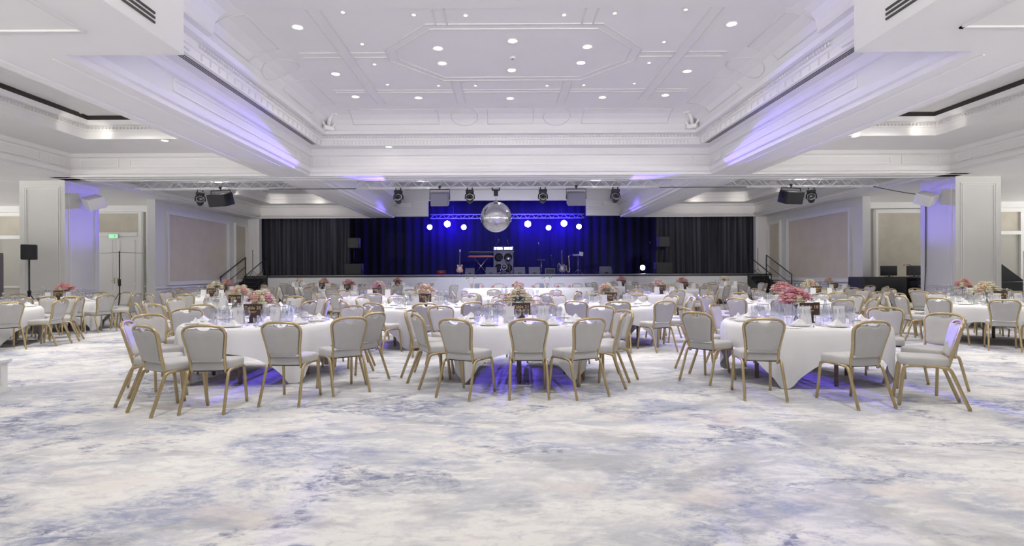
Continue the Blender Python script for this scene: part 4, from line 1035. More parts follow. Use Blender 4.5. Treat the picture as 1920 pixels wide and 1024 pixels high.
# ------------------------------------------------------------------ table ware prototypes
def make_table():
    t = thing('round_table', 'table', 'table')
    b = MB(); b.lathe([(.96, .715), (.985, .72), (.985, .738), (.96, .742)], 48); pt(b, 'tabletop', M['wood'], t)
    for sx, sy in ((-1, -1), (-1, 1), (1, -1), (1, 1)):
        b = MB(); b.rbox(sx * .46 - .022, sx * .46 + .022, sy * .46 - .022, sy * .46 + .022, 0, .716, .005); pt(b, 'leg', M['wood'], t)
    b = MB(); b.box(-.46, .46, -.475, -.445, .66, .715); b.box(-.46, .46, .445, .475, .66, .715); pt(b, 'apron', M['wood'], t)
    return t
TABLE = Proto(make_table())
def cloth_mesh(rot, seed, R=1.0, A=1.30):
    random.seed(seed); mb = MB(); N = 144; J = 9; vs = []; fs = []
    ph = [random.uniform(0, 6.28) for _ in range(6)]
    vs.append((0, 0, .747))
    for rr, z in ((.5, .7475), (.9, .748), (.975, .7475)):
        for k in range(N):
            a = 2 * PI * k / N; vs.append((rr * R * math.cos(a), rr * R * math.sin(a), z))
    for j in range(1, J + 1):
        f = j / J
        for k in range(N):
            a = 2 * PI * k / N; q = a - rot
            L = min(A / max(abs(math.cos(q)), 1e-3), A / max(abs(math.sin(q)), 1e-3)) - R
            L = max(.2, L); Lz = min(L, .735)
            corner = max(0, (L - .38) / .4)
            s = f
            drop = Lz * (s ** 1.05)
            rip = .012 * math.sin(9 * a + ph[0]) + .010 * math.sin(17 * a + ph[1]) + .010 * math.sin(5 * a + ph[2])
            rad = R + .006 + .03 * (1 - (1 - min(1, f * 2)) ** 2) + rip * f * 1.2
            # corners fold: swing inwards at the tip with sharp pleats
            rad += corner * f * (.05 * math.sin(26 * q + ph[4]) - .05 * f)
            z = .742 - drop if j > 1 else .742 - drop * .8
            vs.append((rad * math.cos(a), rad * math.sin(a), max(z, .008)))
    for k in range(N): fs.append((0, 1 + k, 1 + (k + 1) % N))
    for j in range(J + 2):
        for k in range(N):
            a = 1 + j * N + k; b_ = 1 + j * N + (k + 1) % N
            fs.append((a, a + N, b_ + N, b_))
    mb.add(vs, fs, True); return mb
CLOTHS = []
def make_glass():
    b = MB(); b.lathe([(.034, 0), (.034, .002), (.006, .006), (.004, .012), (.004, .085), (.012, .095), (.032, .115), (.041, .145), (.040, .17), (.035, .20)], 14, cap=False)
    return tag(b.obj('wine_glass', M['glass']), 'g', 'glass', 'g')
def make_tumbler():
    b = MB(); b.lathe([(.0, .004), (.030, .004), (.030, 0), (.033, .0), (.036, .10)], 12, cap=False)
    return tag(b.obj('water_glass', M['glass']), 'g', 'glass', 'g')
def make_bottle():
    t = thing('water_bottle', 'b', 'bottle')
    b = MB(); b.lathe([(.036, 0), (.040, .01), (.040, .13), (.032, .17), (.018, .22), (.014, .27), (.016, .275), (.016, .285)], 14); pt(b, 'bottle_body', M['bottle'], t)
    b = MB(); b.lathe([(.017, .285), (.017, .30), (.0, .302)], 10); pt(b, 'cap', M['whitebox'], t)
    b = MB(); b.lathe([(.0405, .045), (.0405, .085)], 14, cap=False); pt(b, 'bottle_label', M['paper'], t)
    return t
def make_plate():
    b = MB(); b.lathe([(.0, .006), (.07, .006), (.085, .004), (.125, .018), (.128, .020), (.126, .014), (.085, .0), (0, 0)], 24, cap=False)
    return tag(b.obj('dinner_plate', M['china']), 'p', 'plate', 'p')
def make_napkin():
    b = MB()   # napkin standing in a folded fan point
    V_ = [(-.07, -.04, 0), (.07, -.04, 0), (.07, .05, 0), (-.07, .05, 0), (0, .0, .075), (-.035, .01, .055), (.035, .01, .055)]
    b.add(V_, [(0, 1, 4), (1, 2, 6), (1, 6, 4), (2, 3, 4), (2, 4, 6), (3, 0, 5), (3, 5, 4), (0, 4, 5), (0, 3, 2, 1)])
    b.add([(-.09, -.06, .002), (.09, -.06, .002), (.08, .07, .002), (-.08, .07, .002), (-.06, -.05, .02), (.06, -.05, .02), (.05, .05, .02), (-.05, .05, .02)], [(0, 1, 5, 4), (1, 2, 6, 5), (2, 3, 7, 6), (3, 0, 4, 7), (4, 5, 6, 7)])
    return tag(b.obj('folded_napkin', M['cloth']), 'n', 'napkin', 'n')
def make_knife():
    b = MB(); b.tube([(0, -.11, .006), (0, 0, .007)], [.006, .005], 6); b.add([(-.004, 0, .005), (.008, .01, .005), (.008, .09, .005), (0, .115, .005), (-.004, .1, .005), (-.004, 0, .008), (.008, .01, .008), (.008, .09, .008), (0, .115, .008), (-.004, .1, .008)], [(4, 3, 2, 1, 0), (5, 6, 7, 8, 9), (0, 1, 6, 5), (1, 2, 7, 6), (2, 3, 8, 7), (3, 4, 9, 8), (4, 0, 5, 9)])
    return tag(b.obj('table_knife', M['chrome']), 'k', 'cutlery', 'k')
def make_fork():
    b = MB(); b.tube([(0, -.10, .006), (0, .03, .008), (0, .05, .006)], [.006, .003, .004], 6); b.box(-.012, .012, .045, .055, .005, .008)
    for x in (-.010, -.0035, .0035, .010): b.box(x - .0015, x + .0015, .055, .10, .005, .008)
    return tag(b.obj('table_fork', M['chrome']), 'k', 'cutlery', 'k')
def make_menu():
    b = MB(); b.add([(-.072, -.03, 0), (.072, -.03, 0), (.072, 0, .22), (-.072, 0, .22), (-.072, .03, 0), (.072, .03, 0), (-.072, -.028, 0), (.072, -.028, 0)], [(0, 1, 2, 3), (4, 3, 2, 5)])
    b.add([(-.072, -.030, 0), (-.072, 0, .22), (-.0725, .03, 0), (.072, -.030, 0), (.072, 0, .22), (.0725, .03, 0)], [])
    b.box(-.073, .073, -.002, .002, .216, .221)
    o = tag(b.obj('menu_card', M['paper']), 'm', 'menu', 'm'); return o
def petals(mb, c, r, seed, lay=5):
    random.seed(seed); c = Vector(c)
    for L in range(lay):
        n = 5 + L * 2; el = 1.3 - L * .5; rr = r * (.35 + .65 * L / (lay - 1))
        for k in range(n):
            a = 2 * PI * (k + .5 * (L % 2)) / n + random.uniform(-.15, .15)
            d = Vector((math.cos(a) * math.cos(el), math.sin(a) * math.cos(el), math.sin(el)))
            s = Vector((-math.sin(a), math.cos(a), 0)); u = d.cross(s)
            p0 = c + d * rr * .25; tip = c + d * rr
            wd = rr * .42
            mb.add([p0, p0 + d * rr * .35 + s * wd, tip + s * wd * .7 + u * rr * .05, tip + d * rr * .12 - u * rr * .12, tip - s * wd * .7 + u * rr * .05, p0 + d * rr * .35 - s * wd], [(0, 1, 2, 3), (0, 3, 4, 5)], True)
def make_flowers(cols, seed, n=11, rad=.20, tall=.03):
    t = thing('flower_arrangement', 'f', 'flowers')
    b = MB(); b.lathe([(.0, .004), (.042, .004), (.045, 0), (.048, .01), (.052, .21 + tall), (.05, .212 + tall)], 16, cap=False); pt(b, 'vase', M['glass'], t)
    b = MB(); random.seed(seed)
    top = .27 + tall
    for k in range(9):
        a = k * .7; b.tube([(.03 * math.cos(a), .03 * math.sin(a), .01), (-.01 * math.cos(a), -.01 * math.sin(a), .15), (.07 * math.cos(a), .07 * math.sin(a), top)], .003, 5)
    for k in range(26):
        a = random.uniform(0, 6.28); r = random.uniform(.05, .13); z = top + random.uniform(-.07, .03)
        p = Vector((r * math.cos(a), r * math.sin(a), z)); d = Vector((math.cos(a), math.sin(a), random.uniform(-.4, .5))) * .05; s = Vector((-math.sin(a), math.cos(a), .2)) * .018
        b.add([p, p + d * .5 + s, p + d, p + d * .5 - s], [(0, 1, 2, 3)])
    pt(b, 'stems_and_leaves', M['leaf'], t)
    for k in range(n):
        if k < 3: c = (.07 * math.cos(k * 2.1 + seed), .07 * math.sin(k * 2.1 + seed), top + .10 + .01 * k)
        else:
            a = 2 * PI * k / (n - 1) + seed; c = (rad * .72 * math.cos(a), rad * .72 * math.sin(a), top + random.uniform(.0, .06))
        b = MB(); petals(b, c, rad * .42, seed * 31 + k); b.lathe([(0, -.02), (rad * .2, 0), (rad * .12, .03), (0, .035)], 8, T(c)); pt(b, 'blossom', M[cols[k % len(cols)]], t)
    return t
def text_mesh(s, size, depth=.001):
    c = bpy.data.curves.new('t', 'FONT'); c.body = s; c.size = size; c.extrude = depth; c.align_x = 'CENTER'; c.align_y = 'CENTER'; c.resolution_u = 2
    o = bpy.data.objects.new('t', c); COL.objects.link(o); bpy.context.view_layer.update()
    me = bpy.data.meshes.new_from_object(o.evaluated_get(bpy.context.evaluated_depsgraph_get())); bpy.data.objects.remove(o); return me
def make_sign(txt, seed=1):
    t = thing('table_sign', 's', 'sign')
    b = MB(); b.box(-.125, .125, -.004, .004, .10, .26); b.box(-.05, .05, -.004, .004, .01, .10); pt(b, 'board', M['sign'], t)
    b = MB(); b.box(-.06, .06, -.03, .03, 0, .014); pt(b, 'foot', M['sign'], t)
    me = text_mesh(txt, .062); me.materials.append(M['goldink'])
    o = bpy.data.objects.new('lettering', me); COL.objects.link(o); o.parent = t; o.location = (0, -.006, .205); o.rotation_euler = (PI / 2, 0, 0)
    b = MB(); b.box(-.05, .05, -.006, -.004, .155, .160); b.box(-.035, .035, -.006, -.004, .140, .144); pt(b, 'rule_line', M['goldink'], t)
    return t
GLASS = Proto(make_glass()); TUMBLER = Proto(make_tumbler()); BOTTLE = Proto(make_bottle()); PLATE = Proto(make_plate()); NAPKIN = Proto(make_napkin())
KNIFE = Proto(make_knife()); FORK = Proto(make_fork()); MENU = Proto(make_menu())
FLOW = {'mixed': Proto(make_flowers(['pink', 'cream', 'cream', 'peach', 'cream'], 1)), 'cream': Proto(make_flowers(['cream', 'cream', 'cream', 'cream', 'peach'], 2, 11, .22)),
        'pink': Proto(make_flowers(['pink', 'peach', 'pink', 'pink', 'cream'], 3, 11, .22)), 'peach': Proto(make_flowers(['peach', 'cream', 'peach', 'cream'], 4, 9, .17))}
FDESC = {'mixed': 'pink and cream flowers in a glass vase', 'cream': 'cream flowers in a glass vase', 'pink': 'bright pink flowers in a glass vase', 'peach': 'peach and cream flowers in a glass vase'}
SIGNS = {}
def sign(txt, loc, rz, label):
    if txt not in SIGNS: SIGNS[txt] = Proto(make_sign(txt))
    SIGNS[txt].place(loc, rz, label, 'table number signs')

POS12 = ['nearest the camera', 'near side, right of middle', 'near right side', 'right end', 'far right side', 'far side, right of middle',
         'nearest the stage', 'far side, left of middle', 'far left side', 'left end', 'near left side', 'near side, left of middle']
POS10 = ['nearest the camera', 'near side, right of middle', 'near right side', 'far right side', 'far side, right of middle',
         'nearest the stage', 'far side, left of middle', 'far left side', 'near left side', 'near side, left of middle']
def table(name, x, y, nch, rot=.6, fl='mixed', tier=1, txt=None, rch=1.34, skip=(), chairs=None, seed=0, a0=0, fx=0, fy=0):
    """tier 1 nearest (full settings), 2 middle, 3 far"""
    rnd = random.Random(seed * 77 + 5)
    TABLE.place((x, y, 0), rot + PI / 4, 'dark wooden folding table under the cloth, the %s' % name, 'round banquet tables')
    if tier == 1 or len(CLOTHS) < 6:
        o = cloth_mesh(0, seed + 3).obj('tablecloth', M['cloth']); CLOTHS.append(o.data)
    else:
        o = bpy.data.objects.new('tablecloth', CLOTHS[seed % len(CLOTHS)]); COL.objects.link(o)
    o.location = (x, y, 0); o.rotation_euler = (0, 0, rot)
    tag(o, 'white square cloth draped over the %s' % name, 'tablecloth', 'white tablecloths')
    if chairs is not None:
        for k, (cx, cy, h, lab) in enumerate(chairs):
            dx, dy = cx - x, cy - y; r = math.hypot(dx, dy)
            if r < 1.20: cx, cy = x + dx * 1.20 / r, y + dy * 1.20 / r
            chair(cx, cy, h, 'grey gold-framed chair at the %s, %s' % (name, lab), 'chairs at the ' + name)
    else:
        P = POS12 if nch == 12 else POS10
        for k in range(nch):
            if k in skip: continue
            a = a0 + 360 / nch * k + rnd.uniform(-4, 4); r = rch + rnd.uniform(-.02, .08)
            chair(x + r * math.sin(R_(a)), y - r * math.cos(R_(a)), a + rnd.uniform(-7, 7), 'grey gold-framed chair at the %s, %s' % (name, P[k]), 'chairs at the ' + name)
    z = .749
    ns = nch if tier < 3 else 0
    gl = 0
    for k in range(nch):
        a = R_(a0 + 360 / nch * k); ux, uy = math.sin(a), -math.cos(a); tx, ty = math.cos(a), math.sin(a)
        def pos(r, s): return (x + ux * r + tx * s, y + uy * r + ty * s, z)
        if tier < 3:
            PLATE.place(pos(.80, 0), a, 'white dinner plate laid at a seat of the ' + name, 'plates on the ' + name)
            NAPKIN.place((*pos(.80, 0)[:2], z + .02), a + rnd.uniform(-.3, .3), 'white folded napkin on a plate of the ' + name, 'napkins on the ' + name)
            GLASS.place(pos(.58, .08), a, 'clear stemmed wine glass on the ' + name, 'wine glasses on the ' + name)
            if tier == 1 or k % 2: GLASS.place(pos(.55, -.02), a, 'clear stemmed wine glass on the ' + name, 'wine glasses on the ' + name)
        elif k % 2 == 0:
            NAPKIN.place(pos(.80, 0), a, 'white folded napkin on the ' + name, 'napkins on the ' + name)
            GLASS.place(pos(.56, .04), a, 'clear stemmed wine glass on the ' + name, 'wine glasses on the ' + name)
        if tier == 1:
            TUMBLER.place(pos(.60, -.12), a, 'clear water glass on the ' + name, 'water glasses on the ' + name)
            KNIFE.place(pos(.82, .15), a, 'steel table knife laid at a seat of the ' + name, 'knives on the ' + name)
            FORK.place(pos(.82, -.15), a, 'steel table fork laid at a seat of the ' + name, 'forks on the ' + name)
    FLOW[fl].place((x + fx, y + .05 + fy, z), rnd.uniform(0, 6), FDESC[fl] + ' on the ' + name, 'flower arrangements')
    if txt: sign(txt, (x + fx + .03, y - .23 + fy, z), R_(rnd.uniform(-6, 6)), 'dark table number sign with gold lettering on the ' + name)
    nb_ = 4 if tier < 3 else 2
    for k in range(nb_):
        BOTTLE.place((x - .42 + .10 * (k % 2) + (k // 2) * .74 + rnd.uniform(-.005, .005), y - .05 + .09 * (k // 2) + rnd.uniform(-.05, .05), z), 0, 'clear glass water bottle standing on the ' + name, 'water bottles on the ' + name)
    MENU.place((x - .14, y - .34, z), R_(rnd.uniform(-8, 8)), 'white folded menu card left of centre on the ' + name, 'menu cards')
    MENU.place((x + .33, y - .28, z), R_(rnd.uniform(-15, 15)), 'white folded menu card right of centre on the ' + name, 'menu cards')

def ch(px, py, h, lab, H=.90):
    """a chair from the pixel of its back's crown (0.9 m up); the seat centre lies ahead of it"""
    p = at(px, py, 1.0); Y = (CH - H) / (CH - p.z); X = (px - CX) / F * Y
    a = R_(h); return (X - math.sin(a) * .32, Y + math.cos(a) * .32, h, lab)
# front row
table('front left table', -3.42, 7.87, 12, .03, 'mixed', 1, 'Table 20', seed=1, a0=0, fx=-.03, chairs=[
    ch(268, 611, -30, 'near side, second chair from its left end'), ch(237, 603, -72, 'leftmost, seen edge-on'), ch(380, 610.5, 3, 'near side, middle left'), ch(525, 604.5, -4, 'near side, middle right'),
    ch(656, 595.5, 36, 'near side, right corner'), ch(703, 587, 62, 'at its right end, nearer one'), ch(687, 578, 100, 'at its right end, farther one'),
    ch(622, 575.5, 165, 'far side, right'), ch(285, 590, -118, 'far left side, facing the camera'), ch(378, 579.5, -160, 'far side, left')])
table('front middle table', .21, 7.85, 12, -.02, 'cream', 1, 'Table 21', seed=2, chairs=[
    ch(991, 598.5, 0, 'near side, middle'), ch(851, 598.5, -28, 'near side, left of middle'), ch(1107, 597, 27, 'near side, right of middle'), ch(780, 590, -62, 'left end, nearer one'),
    ch(1169, 588.5, 72, 'right end, nearer one'), ch(791, 582, -105, 'left end, farther one'), ch(1147, 582, 112, 'right end, farther one'), ch(845, 575, -150, 'far side, left'), ch(1104, 575, 150, 'far side, right'),
    ch(934, 571.5, -172, 'far side, left of middle'), ch(1009, 571.5, 172, 'far side, right of middle')])
table('front right table', 4.02, 7.55, 12, .12, 'pink', 1, 'Table 18', seed=3, fx=-.05, chairs=[
    ch(1433, 598, -9, 'near side, left of middle'), ch(1637, 603, 10, 'near side, right of middle'), ch(1305, 586, -52, 'left end, nearer one'), ch(1284, 578, -82, 'left end, farther one'),
    ch(1338, 571, -130, 'far left side, facing the camera'), ch(1797, 601, 62, 'right end, nearer one'), ch(1772, 588.5, 112, 'right end, farther one, lit blue'), ch(1660, 577, 145, 'far side, right')])
table('far left table', -10.6, 11.3, 12, .2, 'cream', 2, None, seed=4, a0=0, rch=1.32)
table('table by the left pier', -11.3, 14.4, 12, .5, 'pink', 2, 'Table 24', seed=5, a0=10)
table('far right table', 9.75, 11.25, 12, .75, 'cream', 1, 'Table 16', seed=6, a0=-7)
table('table by the right pier', 12.0, 14.6, 10, .1, 'pink', 2, 'Table 12', seed=7, a0=0, skip=(2,))
table('second row left table', -5.25, 11.1, 12, .1, 'mixed', 2, 'Table 19', seed=8, a0=8)
table('second row table left of middle', -1.57, 11.2, 12, .6, 'peach', 2, 'Table 17', seed=9, a0=4)
table('second row table right of middle', 2.12, 11.45, 12, .15, 'peach', 2, 'Table 15', seed=10, a0=-3)
table('second row right table', 5.9, 11.8, 12, .4, 'pink', 2, 'Table 14', seed=11, a0=6)
table('third row leftmost table', -8.2, 15.9, 10, .4, 'cream', 3, 'Table 13', seed=12, a0=5)
table('third row table left of middle', -3.5, 15.6, 10, .1, 'mixed', 3, 'Table 11', seed=13, a0=11)
table('third row middle table', .38, 15.1, 10, .5, 'peach', 3, 'Table 10', seed=14, a0=-9)
table('third row table right of middle', 4.7, 17.0, 10, .2, 'peach', 3, 'Table 9', seed=15, a0=3)
table('third row right table', 8.35, 15.2, 10, .7, 'cream', 3, 'Table 8', seed=16, a0=-5)
table('fourth row leftmost table', -9.9, 20.0, 10, .3, 'pink', 3, 'Table 7', seed=17, a0=12)
table('fourth row table left of middle', -5.6, 20.2, 10, .6, 'pink', 3, 'Table 6', seed=18, a0=0)
table('fourth row table right of middle', 6.8, 21.3, 10, .1, 'pink', 3, 'Table 5', seed=19, a0=7)
table('fourth row rightmost table', 11.0, 18.9, 10, .4, 'peach', 3, 'Table 4', seed=20, a0=-6)
table('fifth row left table', -7.6, 23.6, 10, .2, 'pink', 3, 'Table 3', seed=21, a0=5)
table('stage side leftmost table', -9.6, 26.3, 8, .5, 'peach', 3, None, seed=22, a0=0)
table('stage side table left of middle', -4.9, 25.9, 10, .3, 'pink', 3, 'Table 2', seed=23, a0=9)
table('stage side table right of middle', 5.5, 26.1, 10, .1, 'pink', 3, 'Table 1', seed=24, a0=2)
table('stage side rightmost table', 9.9, 25.0, 8, .6, 'cream', 3, None, seed=25, a0=0)

# long head table in front of the stage
t = thing('long_table', 'long head table in front of the stage under a white cloth', 'table', (1.05, 23.8, 0))
b = MB(); b.box(-2.7, 2.7, -.38, .38, .715, .74); pt(b, 'tabletop', M['wood'], t)
for sx in (-1, 1):
    for sy in (-1, 1):
        b = MB(); b.rbox(sx * 2.5 - .02, sx * 2.5 + .02, sy * .3 - .02, sy * .3 + .02, 0, .716, .005); pt(b, 'leg', M['wood'], t)
b = MB(); vs = []; n = 90
for z, o_, am in ((.7475, .0, 0), (.74, .015, 0), (.4, .03, .01), (.03, .04, .02)):
    for k in range(n):
        u = k / n * 4; sgm = int(u); f = u - sgm; C = [(-2.72, -.4), (2.72, -.4), (2.72, .4), (-2.72, .4)]; p, q = C[sgm], C[(sgm + 1) % 4]
        X_, Y_ = p[0] + (q[0] - p[0]) * f, p[1] + (q[1] - p[1]) * f; w_ = am * math.sin(k * 1.9)
        vs.append((X_ + math.copysign(o_, X_) * (abs(X_) > 2.7) + (w_ if sgm % 2 else 0), Y_ + math.copysign(o_, Y_) * (abs(Y_) > .39) + (0 if sgm % 2 else w_), z))
fs = [tuple(range(n))] + [(j * n + k, (j + 1) * n + k, (j + 1) * n + (k + 1) % n, j * n + (k + 1) % n) for j in range(3) for k in range(n)]
b.add(vs, fs, True); tag(b.obj('tablecloth', M['cloth'], loc=(1.05, 23.8, 0)), 'white cloth hanging to the floor from the long head table', 'tablecloth', 'white tablecloths')
b = MB()
t = thing('tall_vase_arrangement', 't', 'flowers')
b = MB(); b.lathe([(0, .004), (.05, .004), (.05, 0), (.04, .02), (.05, .14)], 12, cap=False); pt(b, 'vase', M['glass'], t)
b = MB(); b.tube([(0, 0, .02), (-.1, 0, .25), (-.17, 0, .42)], .004, 5); b.tube([(0, 0, .02), (.06, 0, .25), (.13, 0, .44)], .004, 5)
for cx_, cz_ in ((-.17, .43), (.13, .45)):
    for k in range(9):
        a = k * .9; p = Vector((cx_ + .045 * math.cos(a), .04 * math.sin(a), cz_ + .02 * math.cos(2.2 * a))); s = Vector((math.sin(a) * .03, 0, math.cos(a) * .03))
        b.add([p, p + s + Vector((.02, .01, 0)), p + 2 * s, p + s - Vector((.02, .01, 0))], [(0, 1, 2, 3)])
pt(b, 'sprigs', M['leaf'], t)
for k in range(4):
    b = MB(); petals(b, (.045 * math.cos(k * 1.6), .045 * math.sin(k * 1.6), .17), .055, 90 + k); pt(b, 'blossom', M['peach' if k % 2 else 'cream'], t)
TV = Proto(t)
TV.place((-1.35, 23.7, .749), 0, 'glass vase with peach flowers and tall sprigs at the left end of the head table', 'tall vases on the head table')
TV.place((1.85, 23.7, .749), 0, 'glass vase with peach flowers and tall sprigs right of middle on the head table', 'tall vases on the head table')
b = MB(); b.lathe([(0, .003), (.03, .0), (.045, .05), (.05, .08)], 10, cap=False); petals(b, (0, 0, .07), .09, 5)
bowl = Proto(tag(b.obj('posy', M['pink']), 'p', 'flowers', 'p'))
for k, x in enumerate((-.9, -.45, .1, 1.25, 2.3, 2.8)): bowl.place((x, 23.75, .749), k, 'small pink posy on the long head table', 'pink posies on the head table')
for k, x in enumerate((-1.1, .55, 1.6)):
    b = MB(); b.rbox(-.09, .09, -.03, .03, 0, .2, .006)
    tag(b.obj('card_holder', M['greybox'], loc=(x, 23.55, .749)), ['grey card holder at the left end of the head table', 'grey card holder in the middle of the head table', 'grey card holder right of middle on the head table'][k], 'card holder', 'card holders on the head table')
for k, x in enumerate((-1.1, -.2, .7, 1.6, 2.5, 3.3)):
    chair(x, 24.75, 180, 'grey chair behind the long head table, %s' % ['leftmost', 'second from left', 'third from left', 'third from right', 'second from right', 'rightmost'][k], 'chairs behind the head table')
chair(-3.3, 23.2, 10, 'lone grey chair before the stage, left of the head table', 'lone chairs before the stage')
chair(-2.2, 22.9, 40, 'lone grey chair turned right, left of the head table', 'lone chairs before the stage')
chair(4.3, 22.6, -55, 'lone grey chair turned towards the right, near the head table', 'lone chairs before the stage')
print('CHAIRS', NCH[0])

# ------------------------------------------------------------------ things round the walls
t = thing('tripod_speaker', 'black loudspeaker on a tripod stand before the left pier', 'speaker', (-13.55, 16.0, 0), R_(35))
b = MB(); b.rbox(-.18, .18, -.12, .12, 1.84, 2.27, .02); bx_ = pt(b, 'cabinet', M['black'], t)
b = MB(); b.box(-.16, .16, -.125, -.12, 1.87, 2.24); b.obj('grille', M['grille'], bx_)
b = MB(); b.tube([(0, 0, .1), (0, 0, 1.86)], .022, 8); pt(b, 'pole', M['black'], t)
b = MB(); b.lathe([(.04, .85), (.045, .86), (.045, .95), (.04, .96)], 10); pt(b, 'collar', M['black'], t)
for k in range(3):
    a = k * 2.094 + .4; b = MB(); b.tube([(0, 0, .9), (.42 * math.cos(a), .42 * math.sin(a), .012)], .013, 6); pt(b, 'leg', M['black'], t)
# mounting stand before the left door
t = thing('light_stand', 'thin black stand with a cross bar before the left double door', 'stand', (at(224, 0, 21.6).x, 21.6, 0))
b = MB(); b.tube([(0, 0, .08), (0, 0, 2.3)], .022, 8); pt(b, 'pole', M['black'], t)
b = MB(); b.tube([(-.75, 0, 2.22), (0, 0, 2.25), (.9, 0, 2.22)], .010, 6); pt(b, 'cross_bar', M['greybox'], t)
b = MB(); b.lathe([(.045, .95), (.05, .97), (.05, 1.2), (.04, 1.22)], 10); pt(b, 'clamp', M['black'], t)
for k in range(3):
    a = k * 2.094 + 1; b = MB(); b.tube([(0, 0, .7), (.45 * math.cos(a), .45 * math.sin(a), .012)], .012, 6); pt(b, 'leg', M['black'], t)
# white box speakers on the piers
for sx in (-1, 1):
    t = thing('wall_speaker', 'white tilted loudspeaker bracketed to the %s pier' % ('left' if sx < 0 else 'right'), 'speaker', (X0 + sx * 12.78, 17.2, 3.62), R_(-35 * -sx))
    b = MB(); b.rbox(-.30, .30, -.22, .22, -.17, .17, .015, M=T(rx=R_(22), ry=R_(12 * -sx))); pt(b, 'cabinet', M['whitebox'], t)
    b = MB(); b.box(-.27, .27, -.228, -.222, -.15, .15, M=T(rx=R_(22), ry=R_(12 * -sx))); pt(b, 'grille', M['china'], t)
    b = MB(); b.tube([(0, .0, .0), (sx * .25, .15, .14), (sx * .44, .22, .12)], .02, 6); pt(b, 'bracket', M['black'], t)
# cable from the right side truss down the pier
P = [Vector(p) for p in ((12.1, 18.3, 4.17), (12.6, 18.15, 4.02), (13.1, 17.95, 3.88), (13.36, 17.8, 3.80), (13.39, 17.75, 3.6), (13.385, 17.74, 2.6), (13.39, 17.76, 1.6), (13.37, 17.78, .8), (13.36, 17.76, .015))]
b = MB(); b.tube(smooth(P, 4), .012, 6); tag(b.obj('power_cable', M['black']), 'black cable sagging from the right truss and hanging down the right pier', 'cable')
# wall socket
b = MB(); b.rbox(-.05, .05, -.008, 0, -.05, .05, .004); b.lathe([(.028, 0), (.024, .003), (0, .003)], 12, T((0, -.008, 0), rx=PI / 2))
o = b.obj('wall_socket', M['whitebox'], loc=(at(81, 0, 16.6).x, 16.595, 1.02)); tag(o, 'white wall socket low on the left pier', 'socket')
# brown flight case / partition at the left edge, tray with cream bread in front
t = thing('flight_case', 'tall brown case with black edges standing at the far left', 'case', (-13.85, 14.7, 0))
b = MB(); b.rbox(-.42, .42, -.35, .35, .12, 2.0, .01); pt(b, 'case_body', M['brown'], t)
b = MB()
for sx in (-1, 1): b.box(*sorted((sx * .425, sx * .40)), -.36, -.345, .12, 2.0)
b.box(-.42, .42, -.36, -.345, 1.975, 2.0); pt(b, 'edging', M['black'], t)
for k in range(4):
    b = MB(); b.lathe([(.05, -.02), (.055, -.01), (.055, .01), (.05, .02)], 12, T(((-.32, .32)[k % 2], (-.26, .26)[k // 2], .055), ry=PI / 2)); pt(b, 'wheel', M['black'], t)
b = MB(); b.box(.425, .46, -.1, .1, 1.1, 1.22); pt(b, 'handle', M['steel'], t)
t = thing('bread_basket', 'dark basket of pale rolls on the table by the left pier', 'basket', (-11.68, 14.2, .749))
b = MB(); b.lathe([(.10, 0), (.13, .07), (.14, .075), (.12, .06), (.09, .01)], 16); pt(b, 'basket_bowl', M['wood'], t)
for k in range(5):
    a = k * 1.256; b = MB(); b.lathe([(0, -.03), (.045, -.01), (.045, .01), (0, .035)], 10, T((.06 * math.cos(a), .06 * math.sin(a), .10))); pt(b, 'bread_roll', M['cream'], t)
# white low panelled plinth at the left edge, near
t = thing('plinth', 'low white panelled plinth cut by the left edge of the picture', 'plinth', (-6.37, 6.5, 0))
b = MB(); b.box(-.5, .3, -.45, .35, 0, .36); pt(b, 'body', M['trimw'], t)
b = MB(); b.box(-.53, .33, -.48, .38, .36, .39); b.box(-.515, .315, -.465, .365, .345, .36); b.box(-.52, .32, -.47, .37, 0, .05); pt(b, 'moulding', M['trimw'], t)
b = MB()
for k in range(9): b.box(-.44 + k * .08, -.40 + k * .08, -.458, -.45, .09, .31); b.box(.3, .308, -.39 + k * .08, -.35 + k * .08, .09, .31)
pt(b, 'reeded_panel', M['trimw'], t)
# covered control table with screens on the right
xa, xb, Yd = at(1617, 0, 20.0).x, at(1727, 0, 20.0).x, 20.0
cx_ = (xa + xb) / 2; hw = (xb - xa) / 2
t = thing('control_table', 'table under a floor-length black cloth beside the right pier', 'table', (cx_, Yd + .4, 0))
b = MB()
vs = []
for z, o_ in ((1.19, 0), (1.18, .01), (.6, .03), (0.01, .10)):
    for k in range(60):
        u = k / 60 * 4; s_ = int(u); f = u - s_; C = [(-hw, -.4), (hw, -.4), (hw, .4), (-hw, .4)]; p, q = C[s_], C[(s_ + 1) % 4]
        X_, Y_ = p[0] + (q[0] - p[0]) * f, p[1] + (q[1] - p[1]) * f; w_ = .018 * math.sin(k * 1.7) * (1.19 - z)
        vs.append((X_ * (1 + o_ / hw) + w_, Y_ * (1 + o_ / .4 * .5) + w_, z))
fs = [tuple(range(60))] + [(j * 60 + k, (j + 1) * 60 + k, (j + 1) * 60 + (k + 1) % 60, j * 60 + (k + 1) % 60) for j in range(3) for k in range(60)]
b.add(vs, fs, True); pt(b, 'table_drape', M['screen'], t)
b = MB(); b.box(-hw + .02, hw - .02, -.38, .38, 1.17, 1.185); pt(b, 'tabletop', M['wood'], t)
